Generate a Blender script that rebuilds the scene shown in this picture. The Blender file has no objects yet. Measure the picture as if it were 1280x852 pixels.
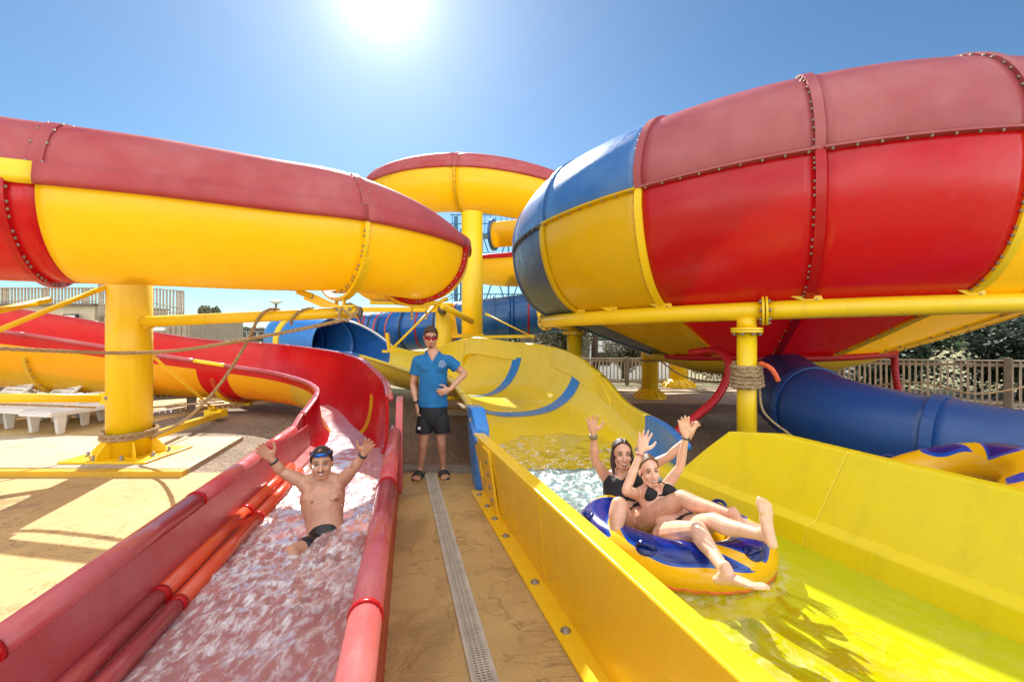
import bpy, bmesh, math, random
import numpy as np
from mathutils import Vector, Matrix, noise, Quaternion
PI = math.pi
R = math.radians
random.seed(7)
V = Vector
F, CX, HZ, EYE = 569.0, 640.0, 418.0, 1.68
scene = bpy.context.scene
COL = scene.collection

def U(u, v, Y):
    "point seen at photo position (u, v) at the distance Y down the walkway"
    return V(((u - CX) / F * Y, Y, EYE - (v - HZ) / F * Y))

# ------------------------------------------------------------------ materials
def new_mat(name):
    m = bpy.data.materials.new(name); m.use_nodes = True
    nt = m.node_tree; nt.nodes.clear()
    out = nt.nodes.new('ShaderNodeOutputMaterial')
    return m, nt, out

def N(nt, kind, **kw):
    n = nt.nodes.new(kind)
    for k, val in kw.items():
        if hasattr(n, k): setattr(n, k, val)
        else: n.inputs[k.replace('_', ' ')].default_value = val
    return n

def ramp(nt, fac, stops):
    r = nt.nodes.new('ShaderNodeValToRGB')
    el = r.color_ramp.elements
    while len(el) > 1: el.remove(el[-1])
    for i, (p, c) in enumerate(stops):
        e = el[0] if i == 0 else el.new(p)
        e.position = p
        e.color = (c, c, c, 1) if isinstance(c, (int, float)) else (*c, 1)
    nt.links.new(fac, r.inputs[0])
    return r.outputs[0]

def tex(nt, scale, detail=4, rough=.55, kind='ShaderNodeTexNoise', stretch=None, dist=0):
    tc = nt.nodes.new('ShaderNodeNewGeometry')
    src = tc.outputs['Position']
    if stretch:
        mp = nt.nodes.new('ShaderNodeMapping'); mp.inputs['Scale'].default_value = stretch
        nt.links.new(src, mp.inputs[0]); src = mp.outputs[0]
    t = nt.nodes.new(kind); t.inputs['Scale'].default_value = scale
    if kind == 'ShaderNodeTexNoise':
        t.inputs['Detail'].default_value = detail; t.inputs['Roughness'].default_value = rough
        t.inputs['Distortion'].default_value = dist
    nt.links.new(src, t.inputs['Vector'])
    return t.outputs[0]

def mixc(nt, fac, a, b):
    m = nt.nodes.new('ShaderNodeMix'); m.data_type = 'RGBA'
    for s, x in ((0, fac), (6, a), (7, b)):
        if isinstance(x, (int, float)): m.inputs[s].default_value = x
        elif isinstance(x, tuple): m.inputs[s].default_value = (*x, 1)
        else: nt.links.new(x, m.inputs[s])
    return m.outputs[2]

def bump(nt, h, strength=.2, dist=.01):
    b = nt.nodes.new('ShaderNodeBump'); b.inputs['Strength'].default_value = strength
    b.inputs['Distance'].default_value = dist
    nt.links.new(h, b.inputs['Height'])
    return b.outputs[0]

def paint(name, c, rough=.3, fade=None, fade_amt=.35, spot=.12, spec=.5, trans=0, coat=0):
    "gel-coat or painted metal: a base colour with uneven fading, faint speckle, streaks of dried water"
    m, nt, out = new_mat(name)
    p = N(nt, 'ShaderNodeBsdfPrincipled')
    a = ramp(nt, tex(nt, 1.3, 6, .6), [(.35, 0.0), (.75, 1.0)])
    fd = fade or tuple(min(1, x * .75 + .08) for x in c)
    mm = nt.nodes.new('ShaderNodeMath'); mm.operation = 'MULTIPLY'; mm.inputs[1].default_value = fade_amt
    nt.links.new(a, mm.inputs[0])
    col = mixc(nt, mm.outputs[0], c, fd)
    sp = ramp(nt, tex(nt, 60, 3, .7), [(.45, 0.0), (.8, 1.0)])
    m2 = nt.nodes.new('ShaderNodeMath'); m2.operation = 'MULTIPLY'; m2.inputs[1].default_value = spot
    nt.links.new(sp, m2.inputs[0])
    col = mixc(nt, m2.outputs[0], col, tuple(x * .55 for x in c))
    dr = ramp(nt, tex(nt, 1.0, 5, .65, stretch=(7, 7, .45)), [(.52, 0.0), (.76, .34)])
    col = mixc(nt, dr, col, tuple(x * .62 + .02 for x in c))
    nt.links.new(col, p.inputs['Base Color'])
    rr = ramp(nt, tex(nt, 5, 5, .6), [(.3, rough * .75), (.75, min(1, rough * 1.5))])
    nt.links.new(rr, p.inputs['Roughness'])
    p.inputs['Specular IOR Level'].default_value = spec
    if coat: p.inputs['Coat Weight'].default_value = coat; p.inputs['Coat Roughness'].default_value = .08
    nt.links.new(bump(nt, tex(nt, 14, 3), .12, .01), p.inputs['Normal'])
    sh = p.outputs[0]
    if trans:
        tl = nt.nodes.new('ShaderNodeBsdfTranslucent'); tl.inputs[0].default_value = (*[min(1, x ** .55 * .92) for x in c], 1)
        mx = nt.nodes.new('ShaderNodeMixShader'); mx.inputs[0].default_value = trans
        nt.links.new(sh, mx.inputs[1]); nt.links.new(tl.outputs[0], mx.inputs[2]); sh = mx.outputs[0]
    nt.links.new(sh, out.inputs[0])
    return m

def plain(name, c, rough=.6, metal=0, bumpy=0, var=.2, scale=20, sss=0, spec=.5):
    m, nt, out = new_mat(name)
    p = N(nt, 'ShaderNodeBsdfPrincipled')
    f = ramp(nt, tex(nt, scale, 5), [(.3, 0.0), (.7, 1.0)])
    col = mixc(nt, f, tuple(x * (1 - var) for x in c), tuple(min(1, x * (1 + var)) for x in c))
    nt.links.new(col, p.inputs['Base Color'])
    p.inputs['Roughness'].default_value = rough; p.inputs['Metallic'].default_value = metal
    p.inputs['Specular IOR Level'].default_value = spec
    if sss:
        p.inputs['Subsurface Weight'].default_value = sss
        p.inputs['Subsurface Radius'].default_value = (.02, .008, .004)
    if bumpy: nt.links.new(bump(nt, tex(nt, scale * 2, 4), bumpy, .01), p.inputs['Normal'])
    nt.links.new(p.outputs[0], out.inputs[0])
    return m

M = {}
M['yellow'] = paint('yellow_gelcoat', (.90, .58, .006), .28, (.92, .64, .03), .4, .06, trans=.38)
M['yellow_run'] = paint('yellow_runout_gelcoat', (.86, .65, .005), .26, (.86, .67, .04), .3, .06)
M['yellow_bend'] = paint('lemon_yellow_gelcoat', (.93, .68, .02), .20, (.90, .72, .14), .5, .06, trans=.12)
M['yellow_wall'] = paint('orange_yellow_gelcoat', (.88, .55, .008), .26, (.88, .60, .05), .4, .08)
M['steel_yellow'] = paint('yellow_painted_steel', (.92, .61, .006), .35, (.86, .55, .02), .3, .05)
M['dirty_yellow'] = paint('weathered_yellow_gelcoat', (.72, .42, .012), .4, (.55, .33, .05), .7)
M['red'] = paint('red_gelcoat', (.62, .006, .010), .22, (.60, .02, .02), .5, .06, trans=.3)
M['red_faded'] = paint('sun_faded_red_gelcoat', (.47, .045, .05), .5, (.56, .17, .165), .8, .15, trans=.2)
M['red_chalky'] = paint('chalky_red_gelcoat', (.42, .07, .075), .38, (.55, .17, .17), .8, .2, trans=.15)
M['red_pink'] = paint('pinkish_red_gelcoat', (.46, .045, .05), .22, (.54, .17, .165), .85, .2)
M['orange'] = paint('orange_and_sunlit_red_gelcoat', (.66, .07, .018), .2, (.66, .14, .07), .5)  # plain orange on flange and bands; painted-in sunlight on the red ledge pipes
M['blue'] = paint('blue_gelcoat', (.012, .10, .34), .25, (.04, .17, .42), .5)
M['blue_bright'] = paint('light_blue_gelcoat', (.03, .20, .58), .25, (.07, .26, .62), .5)
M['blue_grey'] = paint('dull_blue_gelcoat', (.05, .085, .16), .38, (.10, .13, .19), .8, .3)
M['blue_top'] = paint('faded_blue_gelcoat', (.016, .12, .38), .36, (.10, .24, .46), .8, .15, spec=.9)  # lighter, faded blue of the bowl's upper panels
M['blue_deep'] = paint('deep_blue_gelcoat', (.008, .065, .24), .34, (.02, .08, .26), .6, .2)
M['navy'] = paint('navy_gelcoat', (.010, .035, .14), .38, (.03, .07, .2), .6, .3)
M['bolt'] = plain('galvanised_steel', (.30, .25, .20), .5, .3)
M['chrome'] = plain('stainless_steel', (.6, .6, .6), .25, 1)
M['rubber'] = plain('black_rubber', (.03, .03, .03), .6)
M['black'] = plain('black_fabric', (.012, .012, .014), .8, bumpy=.2, scale=60)
M['black_wet'] = plain('wet_black_swim_fabric', (.008, .007, .008), .35, bumpy=.2, scale=60)
M['tshirt'] = plain('blue_cotton', (.008, .13, .33), .85, bumpy=1.0, var=.16, scale=7)
M['white_print'] = plain('white_print', (.62, .66, .75), .8, var=.3, scale=250)
M['white_plastic'] = plain('white_plastic', (.80, .78, .72), .4, var=.05, scale=3)
M['white'] = plain('white_paint', (.8, .8, .78), .5, var=.05, scale=2)
M['grey'] = plain('grey_mesh_plastic', (.16, .13, .11), .6)
M['brown_wood'] = plain('weathered_wood', (.20, .155, .11), .8, bumpy=.3, scale=6)
M['light_wood'] = plain('greyed_wood', (.42, .34, .25), .8, bumpy=.3, scale=8)
M['render'] = plain('cream_render', (.62, .52, .36), .9, bumpy=.2, scale=3, var=.08)
M['window'] = plain('dark_glass', (.03, .03, .035), .1)
M['teal_metal'] = plain('blue_painted_metal', (.03, .14, .25), .4)
M['skin_a'] = plain('tanned_skin', (.55, .28, .17), .36, var=.14, scale=22, sss=.08, bumpy=.15)
M['skin_b'] = plain('fair_skin', (.76, .45, .31), .36, var=.13, scale=22, sss=.08, bumpy=.15)
M['skin_c'] = plain('sunned_skin', (.64, .35, .23), .36, var=.14, scale=22, sss=.08, bumpy=.15)
M['lip'] = plain('lips', (.46, .17, .13), .4)
M['nipple'] = plain('darker_skin', (.28, .10, .06), .5)
M['mouth'] = plain('mouth_inside', (.10, .015, .015), .5)
M['teeth'] = plain('teeth', (.85, .82, .75), .3, var=.03)
M['eye'] = plain('eye_white', (.38, .33, .30), .4, var=.03)
M['iris'] = plain('iris', (.03, .02, .015), .1)
M['hair_brown'] = plain('brown_hair', (.05, .022, .012), .5, bumpy=.8, scale=50, var=.5)
M['hair_dark'] = plain('dark_wet_hair', (.028, .014, .009), .3, bumpy=.8, scale=45, var=.5)
M['hair_blond'] = plain('wet_dark_blond_hair', (.16, .085, .04), .35, bumpy=.8, scale=45, var=.5)
M['lens_red'] = plain('red_mirror_lens', (.34, .004, .014), .08, .5)
M['lens_blue'] = plain('blue_mirror_lens', (.01, .16, .75), .08, .5)
M['rope'] = plain('hemp_rope', (.36, .24, .12), .9, bumpy=.5, scale=60)
M['hose'] = plain('orange_hose', (.75, .13, .03), .5)
M['red_hose'] = plain('red_foam_tube', (.45, .006, .012), .5)
M['raft_yellow'] = paint('yellow_vinyl', (.85, .48, .01), .18, (.85, .55, .05), .3)
M['raft_blue'] = paint('blue_vinyl', (.006, .06, .38), .15, (.02, .09, .45), .3)
M['raft_navy'] = paint('dark_blue_vinyl', (.004, .012, .13), .12, (.01, .03, .2), .3)
M['drain'] = plain('pale_plastic_grate', (.50, .44, .34), .6, var=.15, scale=8)
M['slot'] = plain('drain_slot', (.03, .025, .02), .9)
M['foliage'] = plain('leaves', (.065, .10, .03), .6, var=.45, scale=3)
M['olive'] = plain('olive_leaves', (.17, .16, .085), .6, var=.4, scale=3)
M['dark_leaf'] = plain('dark_leaves', (.022, .045, .016), .6, var=.5, scale=3)
M['bark'] = plain('bark', (.13, .09, .06), .9, bumpy=.5, scale=15)

def rope_mat():
    m, nt, out = new_mat('twisted_rope')
    p = N(nt, 'ShaderNodeBsdfPrincipled'); p.inputs['Roughness'].default_value = .9
    f = tex(nt, 55, 3)
    nt.links.new(mixc(nt, ramp(nt, f, [(.3, 0.0), (.7, 1.0)]), (.22, .14, .07), (.50, .35, .18)), p.inputs['Base Color'])
    nt.links.new(p.outputs[0], out.inputs[0]); return m
M['rope'] = rope_mat()

def concrete(name, c1, c2, stain, cracks=True, scl=1.0):
    m, nt, out = new_mat(name)
    p = N(nt, 'ShaderNodeBsdfPrincipled')
    a = ramp(nt, tex(nt, .9 * scl, 8, .62), [(.3, 0.0), (.7, 1.0)])
    col = mixc(nt, a, c1, c2)
    st = ramp(nt, tex(nt, 3.2 * scl, 8, .7, dist=.6), [(.54, 0.0), (.70, .55)])
    col = mixc(nt, st, col, stain)
    fine = ramp(nt, tex(nt, 70, 4, .7), [(.35, 0.0), (.65, .22)])
    col = mixc(nt, fine, col, tuple(x * .45 for x in c1))
    ln = tex(nt, 1.1, 5, .6, dist=1.5)
    col = mixc(nt, ramp(nt, ln, [(.488, 0.0), (.496, .55), (.500, .55), (.508, 0.0)]), col, tuple(x * .4 for x in c1))
    wet = ramp(nt, tex(nt, .8 * scl, 6, .6, dist=.8), [(.54, 0.0), (.60, 1.0)])
    wk = nt.nodes.new('ShaderNodeMath'); wk.operation = 'MULTIPLY'; wk.inputs[1].default_value = .45; nt.links.new(wet, wk.inputs[0])
    col = mixc(nt, wk.outputs[0], col, tuple(x * .55 for x in c1))
    nt.links.new(col, p.inputs['Base Color'])
    nt.links.new(ramp(nt, wet, [(0, .78), (1, .38)]), p.inputs['Roughness'])
    big = tex(nt, 4.5, 5, .6, dist=1.2)
    b1 = bump(nt, ramp(nt, big, [(.44, 1.0), (.49, .2), (.53, 1.0)]), .35, .012)
    b2 = nt.nodes.new('ShaderNodeBump'); b2.inputs['Strength'].default_value = .45; b2.inputs['Distance'].default_value = .006
    nt.links.new(tex(nt, 45, 5, .7), b2.inputs['Height']); nt.links.new(b1, b2.inputs['Normal'])
    nt.links.new(b2.outputs[0], p.inputs['Normal'])
    nt.links.new(p.outputs[0], out.inputs[0]); return m
M['walk'] = concrete('stamped_tan_concrete', (.50, .31, .10), (.62, .42, .17), (.30, .17, .06))
M['patio'] = concrete('yellow_beige_concrete', (.56, .36, .12), (.66, .46, .20), (.38, .23, .08))
M['slab'] = concrete('pale_concrete', (.50, .39, .25), (.60, .48, .32), (.38, .28, .15))
M['edge'] = concrete('grey_kerb_concrete', (.28, .24, .19), (.38, .33, .27), (.2, .16, .12))

def gravel(name, c1, c2):
    m, nt, out = new_mat(name)
    p = N(nt, 'ShaderNodeBsdfPrincipled'); p.inputs['Roughness'].default_value = .9
    vo = nt.nodes.new('ShaderNodeTexVoronoi'); vo.inputs['Scale'].default_value = 38
    g = nt.nodes.new('ShaderNodeNewGeometry'); nt.links.new(g.outputs['Position'], vo.inputs['Vector'])
    sep = nt.nodes.new('ShaderNodeSeparateColor'); nt.links.new(vo.outputs['Color'], sep.inputs[0])
    col = mixc(nt, sep.outputs[0], c1, c2)
    big = ramp(nt, tex(nt, 1.5, 6), [(.35, 0.0), (.7, .5)])
    col = mixc(nt, big, col, tuple(x * .6 for x in c1))
    nt.links.new(col, p.inputs['Base Color'])
    inv = nt.nodes.new('ShaderNodeMath'); inv.operation = 'SUBTRACT'; inv.inputs[0].default_value = 1
    nt.links.new(vo.outputs['Distance'], inv.inputs[1])
    nt.links.new(bump(nt, inv.outputs[0], .9, .02), p.inputs['Normal'])
    nt.links.new(p.outputs[0], out.inputs[0]); return m
M['gravel'] = gravel('mulch_gravel', (.17, .115, .075), (.42, .31, .21))
M['dirt'] = gravel('dry_grassy_ground', (.26, .24, .11), (.40, .36, .20))

def water_mat(name, tint, foam, foam_lo, foam_hi, scale, foam_c=(.80, .79, .78), dirn=(1, 1, 1), body=(.6, .6, .6), cloud=.3, rip=.45, gr=.07, ior=1.22, fd_=1.2):
    "thin moving water: tinted see-through body, fresnel reflection, broken foam"
    m, nt, out = new_mat(name)
    tr = nt.nodes.new('ShaderNodeBsdfTransparent'); tr.inputs[0].default_value = (*tint, 1)
    gl = nt.nodes.new('ShaderNodeBsdfGlossy'); gl.inputs['Roughness'].default_value = gr
    fr = nt.nodes.new('ShaderNodeFresnel'); fr.inputs[0].default_value = ior
    n1 = tex(nt, scale, 6, .6, stretch=dirn, dist=.6)
    nb = bump(nt, n1, rip, .03)
    for n in (gl, fr): nt.links.new(nb, n.inputs['Normal'])
    mx = nt.nodes.new('ShaderNodeMixShader')
    nt.links.new(fr.outputs[0], mx.inputs[0]); nt.links.new(tr.outputs[0], mx.inputs[1]); nt.links.new(gl.outputs[0], mx.inputs[2])
    bd = nt.nodes.new('ShaderNodeBsdfDiffuse'); bd.inputs[0].default_value = (*body, 1); mb_ = nt.nodes.new('ShaderNodeMixShader'); mb_.inputs[0].default_value = cloud
    nt.links.new(mx.outputs[0], mb_.inputs[1]); nt.links.new(bd.outputs[0], mb_.inputs[2]); mx = mb_
    df = nt.nodes.new('ShaderNodeBsdfPrincipled'); df.inputs['Base Color'].default_value = (*foam_c, 1); df.inputs['Roughness'].default_value = .5
    nt.links.new(nb, df.inputs['Normal'])
    at = nt.nodes.new('ShaderNodeAttribute'); at.attribute_name = 'foam'
    f = ramp(nt, tex(nt, scale * 2.3, 9, .66, stretch=dirn, dist=fd_), [(foam_lo, 0.0), (foam_hi, 1.0)])
    add = nt.nodes.new('ShaderNodeMath'); add.operation = 'MULTIPLY'
    nt.links.new(at.outputs['Fac'], add.inputs[0]); nt.links.new(f, add.inputs[1]); 
    ad2 = nt.nodes.new('ShaderNodeMath'); ad2.operation = 'MULTIPLY'; ad2.inputs[1].default_value = foam; ad2.use_clamp = True
    nt.links.new(add.outputs[0], ad2.inputs[0])
    m2 = nt.nodes.new('ShaderNodeMixShader')
    nt.links.new(ad2.outputs[0], m2.inputs[0]); nt.links.new(mx.outputs[0], m2.inputs[1]); nt.links.new(df.outputs[0], m2.inputs[2])
    nt.links.new(m2.outputs[0], out.inputs[0]); return m
M['water_red'] = water_mat('foaming_water', (.95, .80, .78), 1.0, .47, .74, 5.5, dirn=(2.0, .9, 1), body=(.68, .37, .34), cloud=.42, rip=.28, gr=.14, ior=1.10, fd_=.35)
M['water_gold'] = water_mat('splashing_golden_water', (1, .95, .5), 1.0, .54, .66, 3.6, dirn=(1.6, .9, 1), body=(.82, .62, .02), cloud=.45, rip=.3)
M['water_yellow'] = water_mat('clear_green_water', (.86, 1.0, .36), .9, .46, .70, 3.2, dirn=(1, 1, 1), body=(.56, .64, .0), cloud=.5, rip=.35)
M['water_falls'] = water_mat('broken_blue_white_water', (.86, .95, .92), .6, .48, .68, 5.5, dirn=(1, 1, 1), body=(.18, .38, .44), cloud=.5)

# ------------------------------------------------------------------ mesh builder
OFF = {}
def catmull(pts, n):
    pts = [np.array(p, float) for p in pts]
    if len(pts) == 2: return [pts[0] + (pts[1] - pts[0]) * i / n for i in range(n + 1)]
    P = [2 * pts[0] - pts[1]] + pts + [2 * pts[-1] - pts[-2]]
    out = []
    segs = len(pts) - 1
    for i in range(n + 1):
        t = i / n * segs; k = min(int(t), segs - 1); t -= k
        a, b, c, d = P[k:k + 4]
        out.append(.5 * ((2 * b) + (-a + c) * t + (2 * a - 5 * b + 4 * c - d) * t * t + (-a + 3 * b - 3 * c + d) * t ** 3))
    return out

def frame_from(t, ref=(0, 0, 1)):
    t = V(t).normalized(); ref = V(ref)
    if abs(t.dot(ref)) > .98: ref = V((1, 0, 0))
    a = t.cross(ref).normalized(); b = a.cross(t).normalized()
    return a, b

class MB:
    def __init__(s): s.v = []; s.f = []; s.m = []; s.sm = []
    def add(s, vs, fs, mat=0, smooth=True):
        o = len(s.v); s.v += [tuple(x) for x in vs]
        for i, f in enumerate(fs):
            s.f.append(tuple(o + k for k in f)); s.m.append(mat if not isinstance(mat, list) else mat[i]); s.sm.append(smooth)
        return s
    def box(s, c, size, ax=None, mat=0):
        ax = ax or (V((1, 0, 0)), V((0, 1, 0)), V((0, 0, 1)))
        c = V(c); h = [x / 2 for x in size]
        vs = [c + ax[0] * (h[0] * i) + ax[1] * (h[1] * j) + ax[2] * (h[2] * k) for i in (-1, 1) for j in (-1, 1) for k in (-1, 1)]
        fs = [(0, 1, 3, 2), (4, 6, 7, 5), (0, 4, 5, 1), (2, 3, 7, 6), (0, 2, 6, 4), (1, 5, 7, 3)]
        return s.add(vs, fs, mat, False)
    def beam(s, p, q, w, h, mat=0, ref=(0, 0, 1)):
        p, q = V(p), V(q); t = (q - p); L = t.length; t.normalize(); a, b = frame_from(t, ref)
        return s.box((p + q) / 2, (L, w, h), (t, a, b), mat)
    def tube(s, pts, r, seg=16, cap=True, mat=0, flat=None, closed=False):
        pts = [V(p) for p in pts]; n = len(pts)
        rad = r if isinstance(r, (list, tuple)) else [r] * n
        vs = []; a = None
        for i, p in enumerate(pts):
            if closed: t = pts[(i + 1) % n] - pts[i - 1]
            else: t = pts[min(i + 1, n - 1)] - pts[max(i - 1, 0)]
            t.normalize()
            if a is None: a, b = frame_from(t)
            else:
                a = (a - t * a.dot(t)).normalized(); b = a.cross(t).normalized()
            for k in range(seg):
                an = 2 * PI * k / seg
                vs.append(p + a * (math.cos(an) * rad[i]) + b * (math.sin(an) * rad[i]))
        fs = []
        for i in range(n if closed else n - 1):
            j = (i + 1) % n
            for k in range(seg):
                fs.append((i * seg + k, i * seg + (k + 1) % seg, j * seg + (k + 1) % seg, j * seg + k))
        s.add(vs, fs, mat, True)
        if cap and not closed:
            o = len(s.v) - len(vs)
            s.f.append(tuple(o + k for k in range(seg))[::-1]); s.m.append(mat); s.sm.append(False)
            s.f.append(tuple(o + (n - 1) * seg + k for k in range(seg))); s.m.append(mat); s.sm.append(False)
        return s
    def lathe(s, c, prof, ax=(0, 0, 1), seg=24, mat=0, smooth=True):
        "prof: (radius, height) along ax"
        c = V(c); t = V(ax).normalized(); a, b = frame_from(t, (0, 1, 0)) if abs(t.z) > .9 else frame_from(t)
        vs = []
        for r, h in prof:
            for k in range(seg):
                an = 2 * PI * k / seg; vs.append(c + t * h + a * (r * math.cos(an)) + b * (r * math.sin(an)))
        fs = [(i * seg + k, i * seg + (k + 1) % seg, (i + 1) * seg + (k + 1) % seg, (i + 1) * seg + k) for i in range(len(prof) - 1) for k in range(seg)]
        fs.append(tuple(range(seg))[::-1]); fs.append(tuple((len(prof) - 1) * seg + k for k in range(seg)))
        return s.add(vs, fs, mat, smooth)
    def bolt(s, p, n, r=.018, h=.014, mat=1):
        return s.lathe(V(p) - V(n).normalized() * .004, [(r, 0), (r, h * .6), (r * .8, h), (r * .3, h * 1.15)], n, 8, mat)
    def ell(s, c, r, ax=None, seg=20, rings=12, mat=0):
        ax = ax or (V((1, 0, 0)), V((0, 1, 0)), V((0, 0, 1))); c = V(c)
        vs = []
        for i in range(1, rings):
            ph = PI * i / rings
            for k in range(seg):
                th = 2 * PI * k / seg
                vs.append(c + ax[0] * (r[0] * math.sin(ph) * math.cos(th)) + ax[1] * (r[1] * math.sin(ph) * math.sin(th)) + ax[2] * (r[2] * math.cos(ph)))
        fs = [(i * seg + k, (i + 1) * seg + k, (i + 1) * seg + (k + 1) % seg, i * seg + (k + 1) % seg) for i in range(rings - 2) for k in range(seg)]
        n = len(vs); vs += [c + ax[2] * r[2], c - ax[2] * r[2]]
        for k in range(seg):
            fs.append((n, k, (k + 1) % seg)); fs.append((n + 1, (rings - 2) * seg + (k + 1) % seg, (rings - 2) * seg + k))
        return s.add(vs, fs, mat)
    def limb(s, pts, rad, lat=None, seg=14, sub=4, mat=0):
        "rounded tapered limb; rad: r or (across lat, across the other way)"
        n = len(pts); rr = [(x, x) if isinstance(x, (int, float)) else x for x in rad]
        data = catmull([list(p) + list(r_) for p, r_ in zip(pts, rr)], (n - 1) * sub)
        P = [V(d[:3]) for d in data]; RR = [(max(.002, d[3]), max(.002, d[4])) for d in data]
        t0 = (P[0] - P[1]).normalized(); t1 = (P[-1] - P[-2]).normalized()
        m0 = min(RR[0]); m1 = min(RR[-1]); pre = []; post = []
        for a in (80, 55, 28):
            pre.append((P[0] + t0 * m0 * math.sin(R(a)), tuple(x * math.cos(R(a)) for x in RR[0])))
        for a in (28, 55, 80):
            post.append((P[-1] + t1 * m1 * math.sin(R(a)), tuple(x * math.cos(R(a)) for x in RR[-1])))
        seq = pre + list(zip(P, RR)) + post
        vs = []; a = None; q = len(seq)
        for i, (p, (ra, rb)) in enumerate(seq):
            t = (seq[min(i + 1, q - 1)][0] - seq[max(i - 1, 0)][0])
            t.normalize()
            if lat is not None:
                l = V(lat); a = (l - t * l.dot(t)).normalized()
            elif a is None: a, _ = frame_from(t)
            else: a = (a - t * a.dot(t)).normalized()
            b = a.cross(t).normalized()
            for k in range(seg):
                an = 2 * PI * k / seg; vs.append(p + a * (math.cos(an) * ra) + b * (math.sin(an) * rb))
        fs = [(i * seg + k, i * seg + (k + 1) % seg, (i + 1) * seg + (k + 1) % seg, (i + 1) * seg + k) for i in range(q - 1) for k in range(seg)]
        fs.append(tuple(range(seg))[::-1]); fs.append(tuple((q - 1) * seg + k for k in range(seg)))
        return s.add(vs, fs, mat)
    def mesh(s, name, off=(0, 0, 0)):
        me = bpy.data.meshes.new(name); o = V(off)
        me.from_pydata([tuple(V(x) - o) for x in s.v], [], s.f)
        me.polygons.foreach_set('material_index', s.m); me.polygons.foreach_set('use_smooth', s.sm)
        me.update(); return me
    def build(s, name, mats, parent=None, fix=True):
        off = OFF.get(parent.name, V((0, 0, 0))) if parent else V((0, 0, 0))
        me = s.mesh(name, off)
        for m in (mats if isinstance(mats, (list, tuple)) else [mats]): me.materials.append(M[m] if isinstance(m, str) else m)
        if fix:
            bm = bmesh.new(); bm.from_mesh(me); bmesh.ops.recalc_face_normals(bm, faces=bm.faces); bm.to_mesh(me); bm.free()
        o = bpy.data.objects.new(name, me); COL.objects.link(o)
        if parent: o.parent = parent
        OFF[o.name] = off
        return o

def thing(name, loc, label, cat, group=None):
    o = bpy.data.objects.new(name, None); o.location = loc; COL.objects.link(o); OFF[o.name] = V(loc)
    tag(o, label, cat, group); return o
def tag(o, label=None, cat=None, group=None, kind=None):
    if label: o['label'] = label
    if cat: o['category'] = cat
    if group: o['group'] = group
    if kind: o['kind'] = kind
    return o
def soft(o, w=.006, seg=2):
    b = o.modifiers.new('bevel', 'BEVEL'); b.width = w; b.segments = seg; b.limit_method = 'ANGLE'; b.angle_limit = R(40); return o
def copy_tree(o, dloc=None, rz=None):
    c = o.copy(); COL.objects.link(c)
    if dloc is not None: c.location = dloc
    if rz is not None: c.rotation_euler = (0, 0, rz)
    for ch in list(o.children):
        d = ch.copy(); COL.objects.link(d); d.parent = c
        for g in list(ch.children):
            e = g.copy(); COL.objects.link(e); e.parent = d
    return c
# ================================================================== open flumes
def resample(ctrl, n):
    "ctrl rows: (Lxyz, Rxyz, floor z, squareness)"
    rows = [list(L) + list(Rr) + [zf, q] for L, Rr, zf, q in ctrl]
    return catmull(rows, n)

def section(row, k, grow=0.0):
    L = V(row[0:3]); Rr = V(row[3:6]); zf = row[6]; q = row[7]
    d = V((Rr.x - L.x, Rr.y - L.y, 0)); w = d.length; d.normalize()
    mid = (L + Rr) / 2; pts = []
    e = 2 / q
    for i in range(k + 1):
        a = PI * i / k
        c = -math.cos(a); s_ = math.sin(a)
        x = math.copysign(abs(c) ** e, c); dz = s_ ** e if s_ > 1e-6 else 0
        zr = L.z * (1 - x) / 2 + Rr.z * (1 + x) / 2
        p = V((mid.x, mid.y, 0)) + d * (x * (w / 2 + grow))
        p.z = zr - dz * (zr - zf + grow)
        pts.append(p)
    return pts

def flume_part(name, rows, k, parent, matfn, mats, th=.035, lip=.05):
    "one moulded length of an open flume: inner shell, outer shell, rolled lip on both rims"
    mb = MB(); n = len(rows); W = k + 1
    inn = [section(r, k) for r in rows]; out = [section(r, k, th) for r in rows]
    for si, S in enumerate((inn, out)):
        vs = [p for s_ in S for p in s_]; fs = []; ms = []
        for i in range(n - 1):
            for j in range(k):
                fs.append((i * W + j, i * W + j + 1, (i + 1) * W + j + 1, (i + 1) * W + j)); ms.append(matfn(si, i / (n - 1), j / k))
        mb.add(vs, fs, ms)
    for side in (0, k):                                      # lips
        loop = []
        for i in range(n):
            a, b = inn[i][side], out[i][side]; d = (b - a).normalized(); up = V((0, 0, 1))
            loop.append([a - d * .004, a + up * .012, a + up * .018 + d * (lip * .5), b + d * lip + up * .012, b + d * (lip + .006) - up * .03, b + d * lip * .9 - up * .05, b - d * .002 - up * .05])
        K = 7
        vs = [p for l in loop for p in l]
        fs = [(i * K + j, i * K + (j + 1) % K, (i + 1) * K + (j + 1) % K, (i + 1) * K + j) for i in range(n - 1) for j in range(K)]
        fs += [tuple(range(K))[::-1], tuple((n - 1) * K + j for j in range(K))]
        mb.add(vs, fs, [matfn(2 + (side > 0), min(.999, (q // K) / max(1, n - 1)), 0) for q in range(len(fs))], True)
    for i in (0, n - 1):                                     # close the ends
        vs = inn[i] + out[i]; mb.add(vs, [(j, j + 1, W + j + 1, W + j) for j in range(k)], matfn(1, 0, .5), False)
    return mb.build(name, mats, parent)

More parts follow.
